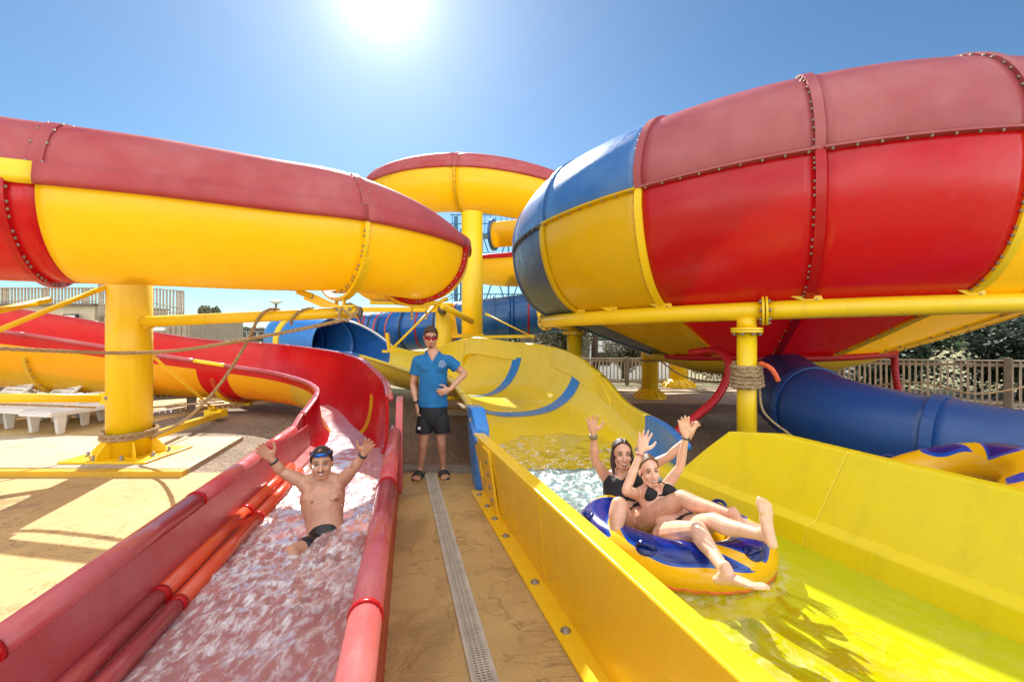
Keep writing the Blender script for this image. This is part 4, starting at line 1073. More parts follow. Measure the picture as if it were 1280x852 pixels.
# ================================================================== ropes and hoses
def rope(pts, r, label, n=60, group=None, mat='rope', cat='rope', name='rope'):
    P = [V(p) for p in catmull(pts, n)]; L = sum((P[i + 1] - P[i]).length for i in range(n))
    m = max(n, min(900, int(L / (r * .8)))); P = [V(p) for p in catmull([tuple(p) for p in P], m)]
    mb = MB()
    strands = 3; a = None
    acc = 0; fr_ = []
    for i, p in enumerate(P):
        t = (P[min(i + 1, m)] - P[max(i - 1, 0)]).normalized()
        if a is None: a, b = frame_from(t)
        else: a = (a - t * a.dot(t)).normalized(); b = a.cross(t).normalized()
        if i: acc += (P[i] - P[i - 1]).length
        fr_.append((p, a.copy(), b.copy(), acc))
    for k in range(strands):
        S = [p + a_ * (r * .45 * math.cos(s_ / (r * 1.6) + 2 * PI * k / 3)) + b_ * (r * .45 * math.sin(s_ / (r * 1.6) + 2 * PI * k / 3)) for p, a_, b_, s_ in fr_]
        mb.tube(S, r * .58, 6)
    return tag(mb.build(name, [mat]), label, cat, group)
def hose(pts, r, label, mat, name='hose', cat='hose', n=50):
    mb = MB(); mb.tube([V(p) for p in catmull(pts, n)], r, 14); return tag(mb.build(name, [mat]), label, cat)
bw = U(345, 394, 6.9)
rope([U(-90, 432, 4.6), U(-10, 435, 4.9), U(80, 439, 5.3), U(158, 441, 5.75), U(230, 437, 5.75), U(320, 422, 5.66), U(392, 408, 5.56), U(428, 400, 5.50)], .024, 'thick tan rope sagging across the left side to the end of the yellow beam')
rope([U(430, 388, 5.50), U(440, 394, 5.50), U(447, 387, 5.56), U(438, 380, 5.70), U(428, 384, 5.55), U(424, 396, 5.50), U(434, 400, 5.50), U(443, 392, 5.50)], .019, 'short tan rope knotted round the end of the yellow cross beam')
rope([U(192, 545, 6.0), U(235, 522, 5.98), U(275, 480, 5.92), U(306, 432, 5.84), U(322, 400, 5.74), U(334, 388, 5.70), U(348, 387, 5.82), U(352, 396, 5.86)], .021, 'tan rope slanting from the foot of the thick column up to the cross beam')
rope([U(364, 405, 5.78), U(366, 398, 5.66), U(375, 389, 5.64), U(390, 385.5, 5.72), U(397, 390, 5.80)], .019, 'tan rope looped once over the cross beam')
rope([U(-80, 503, 5.6), U(40, 506, 6.0), U(120, 509, 6.4)], .016, 'thin tan rope hanging low left of the thick column')
rope([U(188, 509, 6.6), U(240, 505, 7.4), U(280, 503, 8.6)], .016, 'thin tan rope stretched from the thick column to the flume saddle')
# coils round column foot
def coil_rope(c, r0, turns, z0, dz, r, label, jit=.02, name='rope_coil'):
    pts = []
    for i in range(int(turns * 16) + 1):
        a = 2 * PI * i / 16; pts.append((c[0] + (r0 + random.uniform(0, jit)) * math.cos(a), c[1] + (r0 + random.uniform(0, jit)) * math.sin(a), z0 + dz * i / 16 + math.sin(a * 1.0) * .012 + random.uniform(-.004, .004)))
    return rope(pts, r, label, n=int(turns * 32), name=name)
coil_rope(pc, .285, 2.6, .30, .045, .028, 'tan rope wound round the foot of the thick column')
pw = ring_z(240.9)
coil_rope((pw.x, pw.y), .135, 6.4, 1.07, .043, .028, 'tan rope wound many times round the front post of the bowl', .03)
rope([(pw.x + .1, pw.y - .08, 1.08), U(955, 515, 5.1), U(985, 541, 4.95), U(1010, 556, 4.9), U(1045, 566, 4.7)], .013, 'thin grey cord running down from the rope wound post')
hose([(pw.x + .08, pw.y - .14, 1.36), U(962, 459, 5.0), U(968, 466, 4.98), U(973, 476, 4.98)], .026, 'short orange hose stub sticking out of the wound rope', 'hose', n=20)
mb = MB()
rb = [U(862, 441, 6.5), U(885, 438, 6.3), U(902, 441, 6.1), U(911, 455, 5.95), U(908, 475, 5.9), U(893, 500, 5.8), U(868, 522, 5.7), U(846, 540, 5.6), U(840, 556, 5.5)]
hose(rb, .052, 'thick red hose curving down from under the bowl to the raft slide', 'red_hose')
hose([U(1118, 444, 7.3), U(1119, 465, 7.3), U(1123, 490, 7.2), U(1128, 520, 7.0)], .05, 'dark red hose hanging straight down under the right side of the bowl', 'red_hose')
coil_rope((3.66, 12.1), .23, 1.3, .98, .03, .03, 'grey rope tied round the yellow column behind the raft slide', .0)
rope([(3.9, 12.0, 1.0), U(850, 468, 13), U(880, 476, 11.5), U(920, 476, 10.2), U(960, 470, 9.5)], .022, 'grey rope sagging from the rope tied column to the right')
rope([U(1080, 483, 9.5), U(1150, 478, 9.2), U(1220, 492, 8.8), U(1300, 480, 8.5)], .02, 'grey rope stretched in front of the wooden fence at the right')

# ================================================================== fences
def fence(name, P, h, label, mat='light_wood', gap=.16, pw_=.045, post=.11, step=1.9, rails=(.12, .92), z0=0.0, hs=None):
    root = thing(name, (P[0][0], P[0][1], z0), label, 'fence'); pk = MB(); rl = MB()
    for s_ in range(len(P) - 1):
        a, b = V((*P[s_], z0)), V((*P[s_ + 1], z0)); h0, h1 = (hs[s_], hs[s_ + 1]) if hs else (h, h)
        L = (b - a).length; d = (b - a).normalized(); n = max(1, int(L / gap)); nn = V((-d.y, d.x, 0))
        for f_ in rails: rl.beam(a + V((0, 0, h0 * f_)) + nn * .03, b + V((0, 0, h1 * f_)) + nn * .03, .04, .07)
        rl.beam(a + V((0, 0, h0 + .012)), b + V((0, 0, h1 + .012)), .10, .03)
        for i in range(n):
            t = (i + .5) / n; p = a + (b - a) * t; hh = (h0 + (h1 - h0) * t) * random.uniform(.985, .997)
            pk.box(p + V((0, 0, hh / 2 + .03)), (pw_ * random.uniform(.85, 1.15), .025, hh - .06), (d, nn, V((0, 0, 1))))
        m = max(1, int(L / step))
        for i in range(m + 1):
            if s_ and i == 0: continue
            p = a + (b - a) * (i / m); hh = h0 + (h1 - h0) * i / m
            po = MB(); po.box(p + V((0, 0, hh / 2 + .03)) - nn * .03, (post, post, hh + .08), (d, nn, V((0, 0, 1)))); po.build('post', ['brown_wood'], root)
    pk.build('pickets', [mat], root); rl.build('rails', [mat], root); return root
fence('picket_fence', [(1.9, 15.3), (7.7, 15.0)], .87, 'low wooden picket fence behind the yellow columns, seen under the bowl', gap=.12, pw_=.04)
fence('picket_fence', [(7.72, 14.9), (9.0, 12.6), (10.8, 9.9), (14.5, 6.2)], 1.0, 'greyed wooden picket fence in front of the dark trees at the right', gap=.115, pw_=.036, hs=[.90, .98, 1.10, 1.2])

# ================================================================== buildings and far things
def terrace():
    b = thing('terrace_building', (-20, 22, 0), 'cream rendered building with a wooden railed flat roof behind the slides', 'building')
    mb = MB(); mb.box((-25, 24, 1.53), (10.2, 4.6, 3.06)); mb.build('wall', ['render'], b)
    mb = MB(); mb.box((-25, 23.9, 3.10), (10.5, 4.9, .09)); mb.build('roof_edge', ['grey'], b)
    mb = MB(); mb.box((-17.7, 24.2, 1.28), (4.2, 4.4, 2.56))
    mb.build('side_wall', ['light_wood'], b)
    mb = MB()
    for i in range(16): mb.box((-19.75 + i * .27, 21.98, 1.28), (.012, .02, 2.5))
    mb.build('board_joints', ['brown_wood'], b)
    for (x0, x1, z0, z1, zb) in ((-30, -19.9, 3.14, 3.9, 3.9), (-19.7, -15.7, 2.58, 4.1, 3.75)):
        mb = MB(); n = int((x1 - x0) / .16)
        for i in range(n + 1):
            x = x0 + (x1 - x0) * i / n; t = i / n; zt = z1 + (zb - z1) * t; mb.box((x, 21.75, (z0 + zt) / 2), (.07 if i % 12 else .16, .04, zt - z0))
        mb.beam((x0, 21.72, z1), (x1, 21.72, zb), .08, .06); mb.beam((x0, 21.72, z0 + .15), (x1, 21.72, z0 + .15), .05, .05); mb.build('railing', ['light_wood'], b)
    mb = MB(); mb.beam((-19.8, 21.6, 3.75), (-15.9, 21.6, 2.95), .04, .04); mb.build('stair_rail', ['bolt'], b)
    l = MB(); p = U(89, 398, 21.4); l.box(p, (.62, .14, .42)); fl_ = l.build('flood_light', ['rubber'], b); l = MB(); l.box(p + V((0, -.08, 0)), (.5, .02, .3)); l.build('glass', ['white_plastic'], fl_)
    l = MB(); p = U(195, 411, 21.4); l.box(p, (.9, .14, .16)); fl_ = l.build('flood_light', ['white'], b)
terrace()
pv = thing('pavilion', (-21, 40, 0), 'low dark pavilion with a row of white framed window panes, far behind the beam', 'building')
mb = MB(); mb.box((-21.3, 41, 1.05), (7.8, 4, 2.1)); mb.build('wall', ['rubber'], pv)
mb = MB(); mb.box((-21.3, 40.9, 2.15), (8.1, 4.4, .12)); mb.build('roof', ['grey'], pv)
for i in range(9):
    mb = MB(); x = -24.8 + i * .87; mb.box((x, 38.96, 1.68), (.78, .06, .62)); fr0 = mb.build('window', ['white'], pv); mb = MB(); mb.box((x, 38.91, 1.68), (.66, .05, .5)); mb.build('pane', ['window'], fr0)
def house(x, y, w, d, h, zb, label, name='mobile_home'):
    b = thing(name, (x, y, zb), label, 'mobile home'); mb = MB(); mb.box((x, y, zb + h / 2), (w, d, h)); mb.build('wall', ['white'], b)
    mb = MB(); vs = [V((x + sx * (w / 2 + .15), y + sy * (d / 2 + .15), zb + h)) for sx in (-1, 1) for sy in (-1, 1)] + [V((x + sx * (w / 2 + .15), y, zb + h + .25)) for sx in (-1, 1)]
    mb.add(vs, [(0, 1, 4), (2, 5, 3), (0, 4, 5, 2), (1, 3, 5, 4), (0, 2, 3, 1)], 0, False); mb.build('roof', ['grey'], b)
    for i in range(max(1, int(w / 2.6))):
        mb = MB(); xx = x - w / 2 + 1.3 + i * 2.6; mb.box((xx, y - d / 2 - .02, zb + h * .6), (1.1, .05, .9)); f_ = mb.build('window', ['grey'], b); mb = MB(); mb.box((xx, y - d / 2 - .05, zb + h * .6), (.95, .04, .75)); mb.build('pane', ['window'], f_)
house(6.5, 32, 9, 4, 2.3, -1.3, 'white mobile home behind the low picket fence, left of the palm trunk')
house(16.5, 25, 8, 4, 2.2, -1.3, 'white mobile home glimpsed behind the fence under the right edge of the bowl')
# wooden lookout frame behind the high yellow wall
lk = thing('lookout_tower', (1.1, 24, 0), 'wooden lookout with cross boards behind the high yellow wall', 'tower')
mb = MB()
for x in (.6, 3.9): mb.box((x + .0, 24, 1.0), (.35, .3, 2.3))
mb.box((2.3, 24, 1.35), (3.4, .12, .5)); mb.box((2.3, 24, .7), (3.4, .12, .25)); mb.build('frame', ['brown_wood'], lk)
mb = MB(); mb.tube([U(744, 440, 22), U(741, 424, 22), U(738, 402, 22)], .1, 8)
# blue steel stair tower behind
st = thing('stair_tower', (0, 24, 0), 'blue metal stair tower with railings behind the coils', 'tower')
mb = MB()
for x in (-3.2, 1.6, 4.2): mb.box((x, 26, 4.2), (.22, .22, 8.4)); mb.box((x, 29, 4.2), (.22, .22, 8.4))
for z in (2.9, 7.4): mb.box((.5, 26.5, z), (8, 1.2, .10))
for i in range(5):
    x0 = -3.2 + 1.5 * i
    mb.beam((x0, 25.9, 3.0), (x0 + 1.5, 25.9, 7.4), .07, .07); mb.beam((x0 + 1.5, 25.9, 3.0), (x0, 25.9, 7.4), .07, .07); mb.box((x0, 25.92, 5.2), (.1, .1, 4.6))
mb.box((.5, 25.9, 5.2), (8, .08, .08)); mb.box((.5, 25.9, 6.3), (8, .06, .06))
mb.build('frame', ['teal_metal'], st)
for z in (2.97, 7.47):
    mb = MB()
    for i in range(26): mb.box((-3.4 + i * .31, 25.85, z + .5), (.04, .04, 1.0))
    for zz in (.5, 1.0): mb.box((.5, 25.85, z + zz), (8, .06, .06))
    mb.build('railing', ['teal_metal'], st)
mb = MB()
for k, (x0, x1) in enumerate(((-9.5, -3.4), (-9.5, -3.4))):
    mb.beam((x0, 25.8 + k * 1.1, .1), (x1, 25.8 + k * 1.1, 2.9), .12, .25); mb.beam((x0, 25.8 + k * 1.1, 1.1), (x1, 25.8 + k * 1.1, 3.9), .05, .05)
    for i in range(14): t = i / 14; mb.box((x0 + (x1 - x0) * t, 25.8 + k * 1.1, .6 + 2.8 * t), (.04, .04, 1.0))
mb.build('stair_flight', ['teal_metal'], st)
# far lamp mast
lm = thing('lamp_post', (-18, 35, 0), 'tall thin lamp post with a flat round top far behind the left beam', 'lamp post')
p = U(345, 378, 35); mb = MB(); mb.tube([V((p.x, 35, 0)), V((p.x, 35, p.z))], .09, 8); mb.build('pole', ['grey'], lm); mb = MB(); mb.lathe((p.x, 35, p.z), [(.2, -.1), (.5, .05), (.5, .14), (.1, .2)], seg=14); mb.build('lamp_head', ['white'], lm)
fence('wood_fence', [(-24, 33), (-18.5, 33), (-10, 34)], 1.2, 'brown board fence far away between the terrace building and the dark pavilion', 'brown_wood', gap=.2, pw_=.18)

# ================================================================== vegetation
def tree(loc, H, crown_r, n, mat, label, name='tree', trunk_r=.12, crown_z=None, leaf=.10, group=None, squash=.75, clumps=14, seed=1):
    rd = random.Random(seed); root = thing(name, loc, label, 'tree' if name == 'tree' else name.replace('_', ' '), group); L = V(loc); cz = crown_z or H * .62
    t = MB(); t.tube([L, L + V((.05, 0, H * .3)), L + V((-.04, .02, cz))], [trunk_r, trunk_r * .8, trunk_r * .45], 10)
    cs = []
    for i in range(clumps):
        u = V((rd.gauss(0, 1), rd.gauss(0, 1), rd.gauss(0, 1))).normalized() * (rd.random() ** .5) * crown_r * .78
        c = L + V((u.x, u.y, cz + (H - cz) * .35 + u.z * squash)); cs.append((c, crown_r * rd.uniform(.25, .45)))
        t.tube([L + V((0, 0, cz * rd.uniform(.5, .95))), (L + V((0, 0, cz)) + c) / 2 + V((0, 0, .05)), c], [trunk_r * .4, trunk_r * .25, .012], 6)
    t.build('trunk', ['bark'], root)
    m = MB(); vs = []; fs = []
    for i in range(n):
        c, r = cs[rd.randrange(clumps)]; u = V((rd.gauss(0, 1), rd.gauss(0, 1), rd.gauss(0, .8))).normalized() * r * (rd.random() ** .4)
        p = c + u; a = V((rd.gauss(0, 1), rd.gauss(0, 1), rd.gauss(0, 1))).normalized(); b = a.orthogonal().normalized(); s_ = leaf * rd.uniform(.5, 1.3); k = len(vs)
        vs += [p - a * s_, p + b * s_ * .45, p + a * s_, p - b * s_ * .45]; fs.append((k, k + 1, k + 2, k + 3))
    m.add(vs, fs, 0, False); m.build('crown', [mat], root, fix=False); return root
tree((2.5, 21, -.3), 2.6, 1.5, 9000, 'olive', 'round grey green olive tree behind the high yellow wall, left of the bowl post', crown_z=1.5, leaf=.07, seed=3)
tree((4.9, 20, -.4), 1.9, 1.25, 6000, 'olive', 'low dry olive bush behind the picket fence', name='bush', crown_z=.9, leaf=.07, seed=4)
def palm(loc, H, label, seed=2, nf=16, fl=1.5, tr=.14):
    rd = random.Random(seed); root = thing('palm_tree', loc, label, 'palm tree'); L = V(loc); t = MB(); t.tube([L, L + V((0, 0, H * .5)), L + V((.05, 0, H))], [tr * 1.2, tr, tr * .8], 10); t.build('trunk', ['bark'], root)
    m = MB()
    for i in range(nf):
        a = 2 * PI * i / nf + rd.uniform(-.2, .2); e = rd.uniform(.0, .9); d = V((math.cos(a), math.sin(a), 0)); s_ = V((-d.y, d.x, 0)); top = L + V((.05, 0, H)); vs = []; fs = []
        for q in range(9):
            u = q / 8; c = top + d * (fl * u * math.cos(e * .6)) + V((0, 0, fl * (e * u - 1.1 * u * u)))
            for k in range(2):
                sg = 1 if k else -1; z = len(vs); w_ = .34 * fl * math.sin(PI * (u * .85 + .12))
                vs += [c, c + d * .05 * fl, c + s_ * (sg * w_) + V((0, 0, -w_ * .6)) + d * .06]; fs.append((z, z + 1, z + 2))
        m.add(vs, fs, 0, False)
    m.build('crown', ['foliage'], root, fix=False)
palm((3.9, 21.5, -.6), 2.9, 'thin palm tree beside the white mobile home behind the fence', seed=5, tr=.16, fl=.9)
palm((-17.0, 42, 0), 3.4, 'small far palm at the end of the dark pavilion', seed=6, fl=1.8)
for i, (x, y, h, r, sd) in enumerate(((12.3, 14.8, 4.3, 2.3, 11), (15.6, 13.2, 4.8, 2.6, 12), (18.2, 10.5, 4.6, 2.6, 13), (9.6, 20.5, 3.4, 2.0, 14))):
    tree((x, y, -.05 if y < 17 else -1), h, r, 15000, 'dark_leaf', ['dense dark green tree behind the picket fence, next to the bowl edge', 'dark tree in the middle of the right hand trees', 'dark tree at the right edge behind the fence', 'farther dark tree glimpsed below the bowl'][i], crown_z=h * .36, leaf=.11, clumps=30, seed=sd, squash=1.0, group='dark trees behind the right fence')
for i, (x, y, h, r) in enumerate(((-21.5, 46, 2.6, 1.6), (-27.5, 45, 2.4, 1.6), (-19.9, 30, 4.2, .9))):
    tree((x, y, 0), h, r, 2500, 'olive', ['small dry tree beyond the brown board fence', 'low dry shrub beyond the brown board fence', 'shrub behind the railing of the terrace building'][i], name='bush', crown_z=h * .5, leaf=.16, seed=30 + i)
for i, (x, y, h, r) in enumerate(((10.9, 13.2, 1.9, 1.3), (13.0, 11.6, 2.0, 1.5), (15.0, 9.6, 2.1, 1.5), (16.6, 7.8, 2.2, 1.5))):
    tree((x, y, -.05), h, r, 9000, 'dark_leaf', ['leafy green bush behind the right picket fence, nearest the bowl', 'leafy bush behind the fence, second from the bowl', 'leafy bush behind the fence, third from the bowl', 'leafy bush behind the fence, at the right edge'][i], name='bush', crown_z=h * .3, leaf=.08, clumps=24, seed=50 + i, squash=.75, group='bushes behind the right fence')
# distant belt of trees
rd = random.Random(9); m = MB(); vs = []; fs = []
for i in range(26000):
    x = rd.uniform(-150, 170); y = 95 + rd.uniform(-6, 6); hh = 2.0 + 1.6 * (noise.noise(V((x * .06, 0, 0))) + .5) + .8 * noise.noise(V((x * .3, 3, 0))); z = -1.3 + rd.random() ** .7 * (hh + 1.0); p = V((x, y, z))
    a = V((rd.gauss(0, 1), rd.gauss(0, 1), rd.gauss(0, 1))).normalized(); b = a.orthogonal().normalized(); s_ = rd.uniform(.35, .8); k = len(vs); vs += [p - a * s_, p + b * s_ * .6, p + a * s_, p - b * s_ * .6]; fs.append((k, k + 1, k + 2, k + 3))
m.add(vs, fs, 0, False); tag(m.build('distant_trees', ['foliage'], fix=False), 'low far belt of trees along the horizon', 'trees', kind='stuff')

# ================================================================== white plastic loungers
def lounger(label, mat='white_plastic', group='plastic sun loungers left of the slides', name='sun_lounger'):
    root = thing(name, (0, 0, 0), label, 'sun lounger', group)
    f = MB()
    for sx in (-.31, .31): f.beam((sx, -.95, .34), (sx, .42, .34), .05, .06)
    for y in (-.95, .42): f.beam((-.31, y, .34), (.31, y, .34), .05, .05)
    f.build('frame', [mat], root)
    s_ = MB()
    for i in range(13): s_.box((0, -.88 + i * .1, .375), (.56, .075, .018))
    s_.build('seat_slats', [mat], root)
    b = MB(); d = V((0, .62, .56)).normalized()
    for sx in (-.29, .29): b.beam(V((sx, .40, .36)), V((sx, .40, .36)) + d * .78, .05, .04)
    for i in range(8): c = V((0, .40, .37)) + d * (.08 + i * .095); b.box(c, (.54, .07, .016), (V((1, 0, 0)), d, V((1, 0, 0)).cross(d)))
    b.box(V((0, .40, .37)) + d * .80, (.60, .06, .05), (V((1, 0, 0)), d, V((1, 0, 0)).cross(d))); b.build('backrest', [mat], root)
    for sx in (-.29, .29):
        for y in (-.78, .30):
            l = MB(); l.add([V((sx + a * .035, y + b_ * .06 * k, z)) for z, k in ((.32, 1.3), (0.006, .7)) for a, b_ in ((-1, -1), (1, -1), (1, 1), (-1, 1))], [(0, 1, 2, 3), (4, 5, 6, 7), (0, 4, 5, 1), (1, 5, 6, 2), (2, 6, 7, 3), (3, 7, 4, 0)], 0, False); l.build('leg', [mat], root)
        a = MB(); a.tube([(sx * 1.05, -.1, .36), (sx * 1.1, -.05, .52), (sx * 1.1, .22, .54), (sx * 1.05, .36, .40)], .022, 8); a.build('armrest', [mat], root)
    return root
lp = lounger('white plastic lounger nearest the left edge of the row')
spots = [((-9.95, 8.35), -.25, 'white plastic lounger cut by the left edge of the photo'), ((-9.15, 8.55), -.28, 'white plastic lounger second from the left edge'), ((-8.5, 8.8), -.22, 'white plastic lounger third from the left in the row'),
         ((-7.95, 9.25), -.3, 'white plastic lounger in the back of the row left of the thick column'), ((-10.3, 9.7), -.2, 'white lounger in the second row behind the left edge one'), ((-9.3, 10.3), -.3, 'white lounger in the second row with its back against the dark wall'),
         ((-7.2, 10.8), 2.2, 'white lounger just right of the thick column, turned sideways'), ((-6.5, 11.5), 2.0, 'white lounger between the thick column and the flume saddle'), ((-7.6, 12.4), 2.3, 'farthest white lounger seen under the red slide'), ((-8.7, 9.6), -.26, 'white lounger in the second row, nearest the thick column'), ((-7.75, 8.5), -.2, 'white lounger at the near right end of the row beside the thick column'), ((-5.9, 12.6), 1.9, 'white lounger half hidden behind the flume saddle')]
for i, ((x, y), rz, lb) in enumerate(spots):
    o = lp if i == 0 else copy_tree(lp); o.location = (x, y, .004); o.rotation_euler = (0, 0, rz); o['label'] = lb
ln = lounger('dark brown lounger between the white ones and the thick column', 'grey'); ln.location = (-7.35, 9.9, .004); ln.rotation_euler = (0, 0, -.9)
wl = thing('low_wall', (-13, 13, 0), 'dark grey low wall behind the row of white loungers', 'wall'); mb = MB(); mb.box((-15.5, 13.4, .38), (13, .2, .76)); mb.build('wall', ['grey'], wl); mb = MB(); mb.box((-15.5, 13.38, .78), (13.1, .28, .04)); mb.build('coping', ['brown_wood'], wl)

# ================================================================== light and camera
SUN_EL, SUN_AZ = R(36.5), R(-16)     # az: from +Y towards +X
sd = V((math.sin(SUN_AZ) * math.cos(SUN_EL), math.cos(SUN_AZ) * math.cos(SUN_EL), math.sin(SUN_EL)))
sl = bpy.data.lights.new('sun', 'SUN'); sl.energy = 3.1; sl.angle = R(.53); sl.color = (1, .95, .86)
so = bpy.data.objects.new('sun', sl); COL.objects.link(so); so.rotation_euler = (-sd).to_track_quat('-Z', 'Y').to_euler()
wd = bpy.data.worlds.new('World'); scene.world = wd; wd.use_nodes = True; nt = wd.node_tree; nt.nodes.clear()
sky = nt.nodes.new('ShaderNodeTexSky'); sky.sky_type = 'NISHITA'; sky.sun_disc = False; sky.sun_elevation = SUN_EL; sky.sun_rotation = SUN_AZ
sky.air_density = 1.0; sky.dust_density = .1; sky.ozone_density = 2.0
bg = nt.nodes.new('ShaderNodeBackground'); bg.inputs[1].default_value = .05; ou = nt.nodes.new('ShaderNodeOutputWorld')
tn = nt.nodes.new('ShaderNodeMix'); tn.data_type = 'RGBA'; tn.blend_type = 'MULTIPLY'; tn.inputs[0].default_value = 1; tn.inputs[7].default_value = (.58, .80, .90, 1)
nt.links.new(sky.outputs[0], tn.inputs[6]); nt.links.new(tn.outputs[2], bg.inputs[0])
# aureole: the bright hazy air close round the sun
tc = nt.nodes.new('ShaderNodeTexCoord'); dt = nt.nodes.new('ShaderNodeVectorMath'); dt.operation = 'DOT_PRODUCT'; dt.inputs[1].default_value = sd
nt.links.new(tc.outputs['Generated'], dt.inputs[0])
def powr(e, k):
    mx = nt.nodes.new('ShaderNodeMath'); mx.operation = 'MAXIMUM'; mx.inputs[1].default_value = 0; nt.links.new(dt.outputs['Value'], mx.inputs[0])
    a = nt.nodes.new('ShaderNodeMath'); a.operation = 'POWER'; a.inputs[1].default_value = e; nt.links.new(mx.outputs[0], a.inputs[0])
    b = nt.nodes.new('ShaderNodeMath'); b.operation = 'MULTIPLY'; b.inputs[1].default_value = k; nt.links.new(a.outputs[0], b.inputs[0]); return b.outputs[0]
s1 = nt.nodes.new('ShaderNodeMath'); s1.operation = 'ADD'; nt.links.new(powr(2500, 2.5), s1.inputs[0]); nt.links.new(powr(60, .10), s1.inputs[1])
s9 = s1; s1 = nt.nodes.new('ShaderNodeMath'); s1.operation = 'ADD'; nt.links.new(s9.outputs[0], s1.inputs[0]); nt.links.new(powr(350, .28), s1.inputs[1])
s0 = s1; s1 = nt.nodes.new('ShaderNodeMath'); s1.operation = 'ADD'; nt.links.new(s0.outputs[0], s1.inputs[0]); nt.links.new(powr(10, .07), s1.inputs[1])
b2 = nt.nodes.new('ShaderNodeBackground'); b2.inputs[0].default_value = (1, .97, .92, 1); nt.links.new(s1.outputs[0], b2.inputs[1])
ad = nt.nodes.new('ShaderNodeAddShader'); nt.links.new(bg.outputs[0], ad.inputs[0]); nt.links.new(b2.outputs[0], ad.inputs[1]); # added cloud glow behind the camera, never in view, to lift the shaded sides
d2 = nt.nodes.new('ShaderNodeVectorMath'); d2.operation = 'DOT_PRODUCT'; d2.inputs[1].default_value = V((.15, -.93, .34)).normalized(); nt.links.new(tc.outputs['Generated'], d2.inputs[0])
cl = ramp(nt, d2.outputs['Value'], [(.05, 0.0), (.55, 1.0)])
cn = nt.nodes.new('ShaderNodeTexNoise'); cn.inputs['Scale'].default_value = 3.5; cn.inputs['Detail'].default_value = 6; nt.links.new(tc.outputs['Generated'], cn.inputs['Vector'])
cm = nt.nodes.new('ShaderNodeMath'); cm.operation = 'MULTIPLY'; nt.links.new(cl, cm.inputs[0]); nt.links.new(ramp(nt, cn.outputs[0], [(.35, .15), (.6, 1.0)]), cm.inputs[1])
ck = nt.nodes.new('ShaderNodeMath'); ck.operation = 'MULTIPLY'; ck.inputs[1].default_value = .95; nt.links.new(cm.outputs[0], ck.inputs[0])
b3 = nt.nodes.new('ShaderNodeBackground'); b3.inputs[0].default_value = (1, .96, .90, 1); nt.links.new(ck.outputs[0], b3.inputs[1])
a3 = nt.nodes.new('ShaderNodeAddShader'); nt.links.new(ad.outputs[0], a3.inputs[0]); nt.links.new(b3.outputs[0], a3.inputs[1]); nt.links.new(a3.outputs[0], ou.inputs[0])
cam = bpy.data.cameras.new('camera'); co = bpy.data.objects.new('camera', cam); COL.objects.link(co); scene.camera = co
cam.sensor_width = 36; cam.sensor_fit = 'HORIZONTAL'; cam.lens = 36 * F / 1280; cam.shift_y = -(426 - HZ) / 1280; cam.clip_end = 2000; cam.clip_start = .05
co.location = (0, 0, EYE); co.rotation_euler = (R(90), 0, 0)
vs_ = scene.view_settings; scene.display_settings.display_device = 'sRGB'; vs_.view_transform = 'Standard'; vs_.look = 'None'; vs_.gamma = 1; vs_.use_curve_mapping = False; vs_.exposure = 1.52
scene.cycles.max_bounces = 10; scene.cycles.transparent_max_bounces = 12; scene.cycles.caustics_reflective = False; scene.cycles.sample_clamp_indirect = 6
# ================================================================== people
def remeshed(mb, name, mats, parent, voxel=.006, smooth=4, paintfn=None, cut=None, fac=.5):
    me = mb.mesh('tmp'); bm = bmesh.new(); bm.from_mesh(me); bmesh.ops.recalc_face_normals(bm, faces=bm.faces); bm.to_mesh(me); bm.free()
    t = bpy.data.objects.new('tmp', me); COL.objects.link(t)
    r = t.modifiers.new('r', 'REMESH'); r.mode = 'VOXEL'; r.voxel_size = voxel; r.use_smooth_shade = True
    s_ = t.modifiers.new('s', 'SMOOTH'); s_.factor = fac; s_.iterations = smooth
    dg = bpy.context.evaluated_depsgraph_get(); dg.update()
    em = bpy.data.meshes.new_from_object(t.evaluated_get(dg), depsgraph=dg)
    bpy.data.objects.remove(t); bpy.data.meshes.remove(me)
    if cut:
        bm = bmesh.new(); bm.from_mesh(em); bm.verts.ensure_lookup_table()
        bmesh.ops.delete(bm, geom=[v for v in bm.verts if cut(v.co)], context='VERTS'); bm.to_mesh(em); bm.free()
    off = OFF.get(parent.name, V((0, 0, 0))) if parent else V((0, 0, 0))
    n = len(em.polygons); cs = np.empty(n * 3, 'f'); em.polygons.foreach_get('center', cs); cs = cs.reshape(-1, 3)
    mi = np.zeros(n, 'i')
    if paintfn:
        for c, rad, m in paintfn:
            d = np.linalg.norm((cs - np.array(c)) / np.array(rad if isinstance(rad, (tuple, list)) else (rad,) * 3), axis=1); mi[d < 1] = m
    em.transform(Matrix.Translation(-off)); em.materials.clear()
    for m in mats: em.materials.append(M[m])
    em.polygons.foreach_set('material_index', mi); em.polygons.foreach_set('use_smooth', [True] * n)
    em.name = name; o = bpy.data.objects.new(name, em); COL.objects.link(o)
    if parent: o.parent = parent
    OFF[o.name] = off; return o

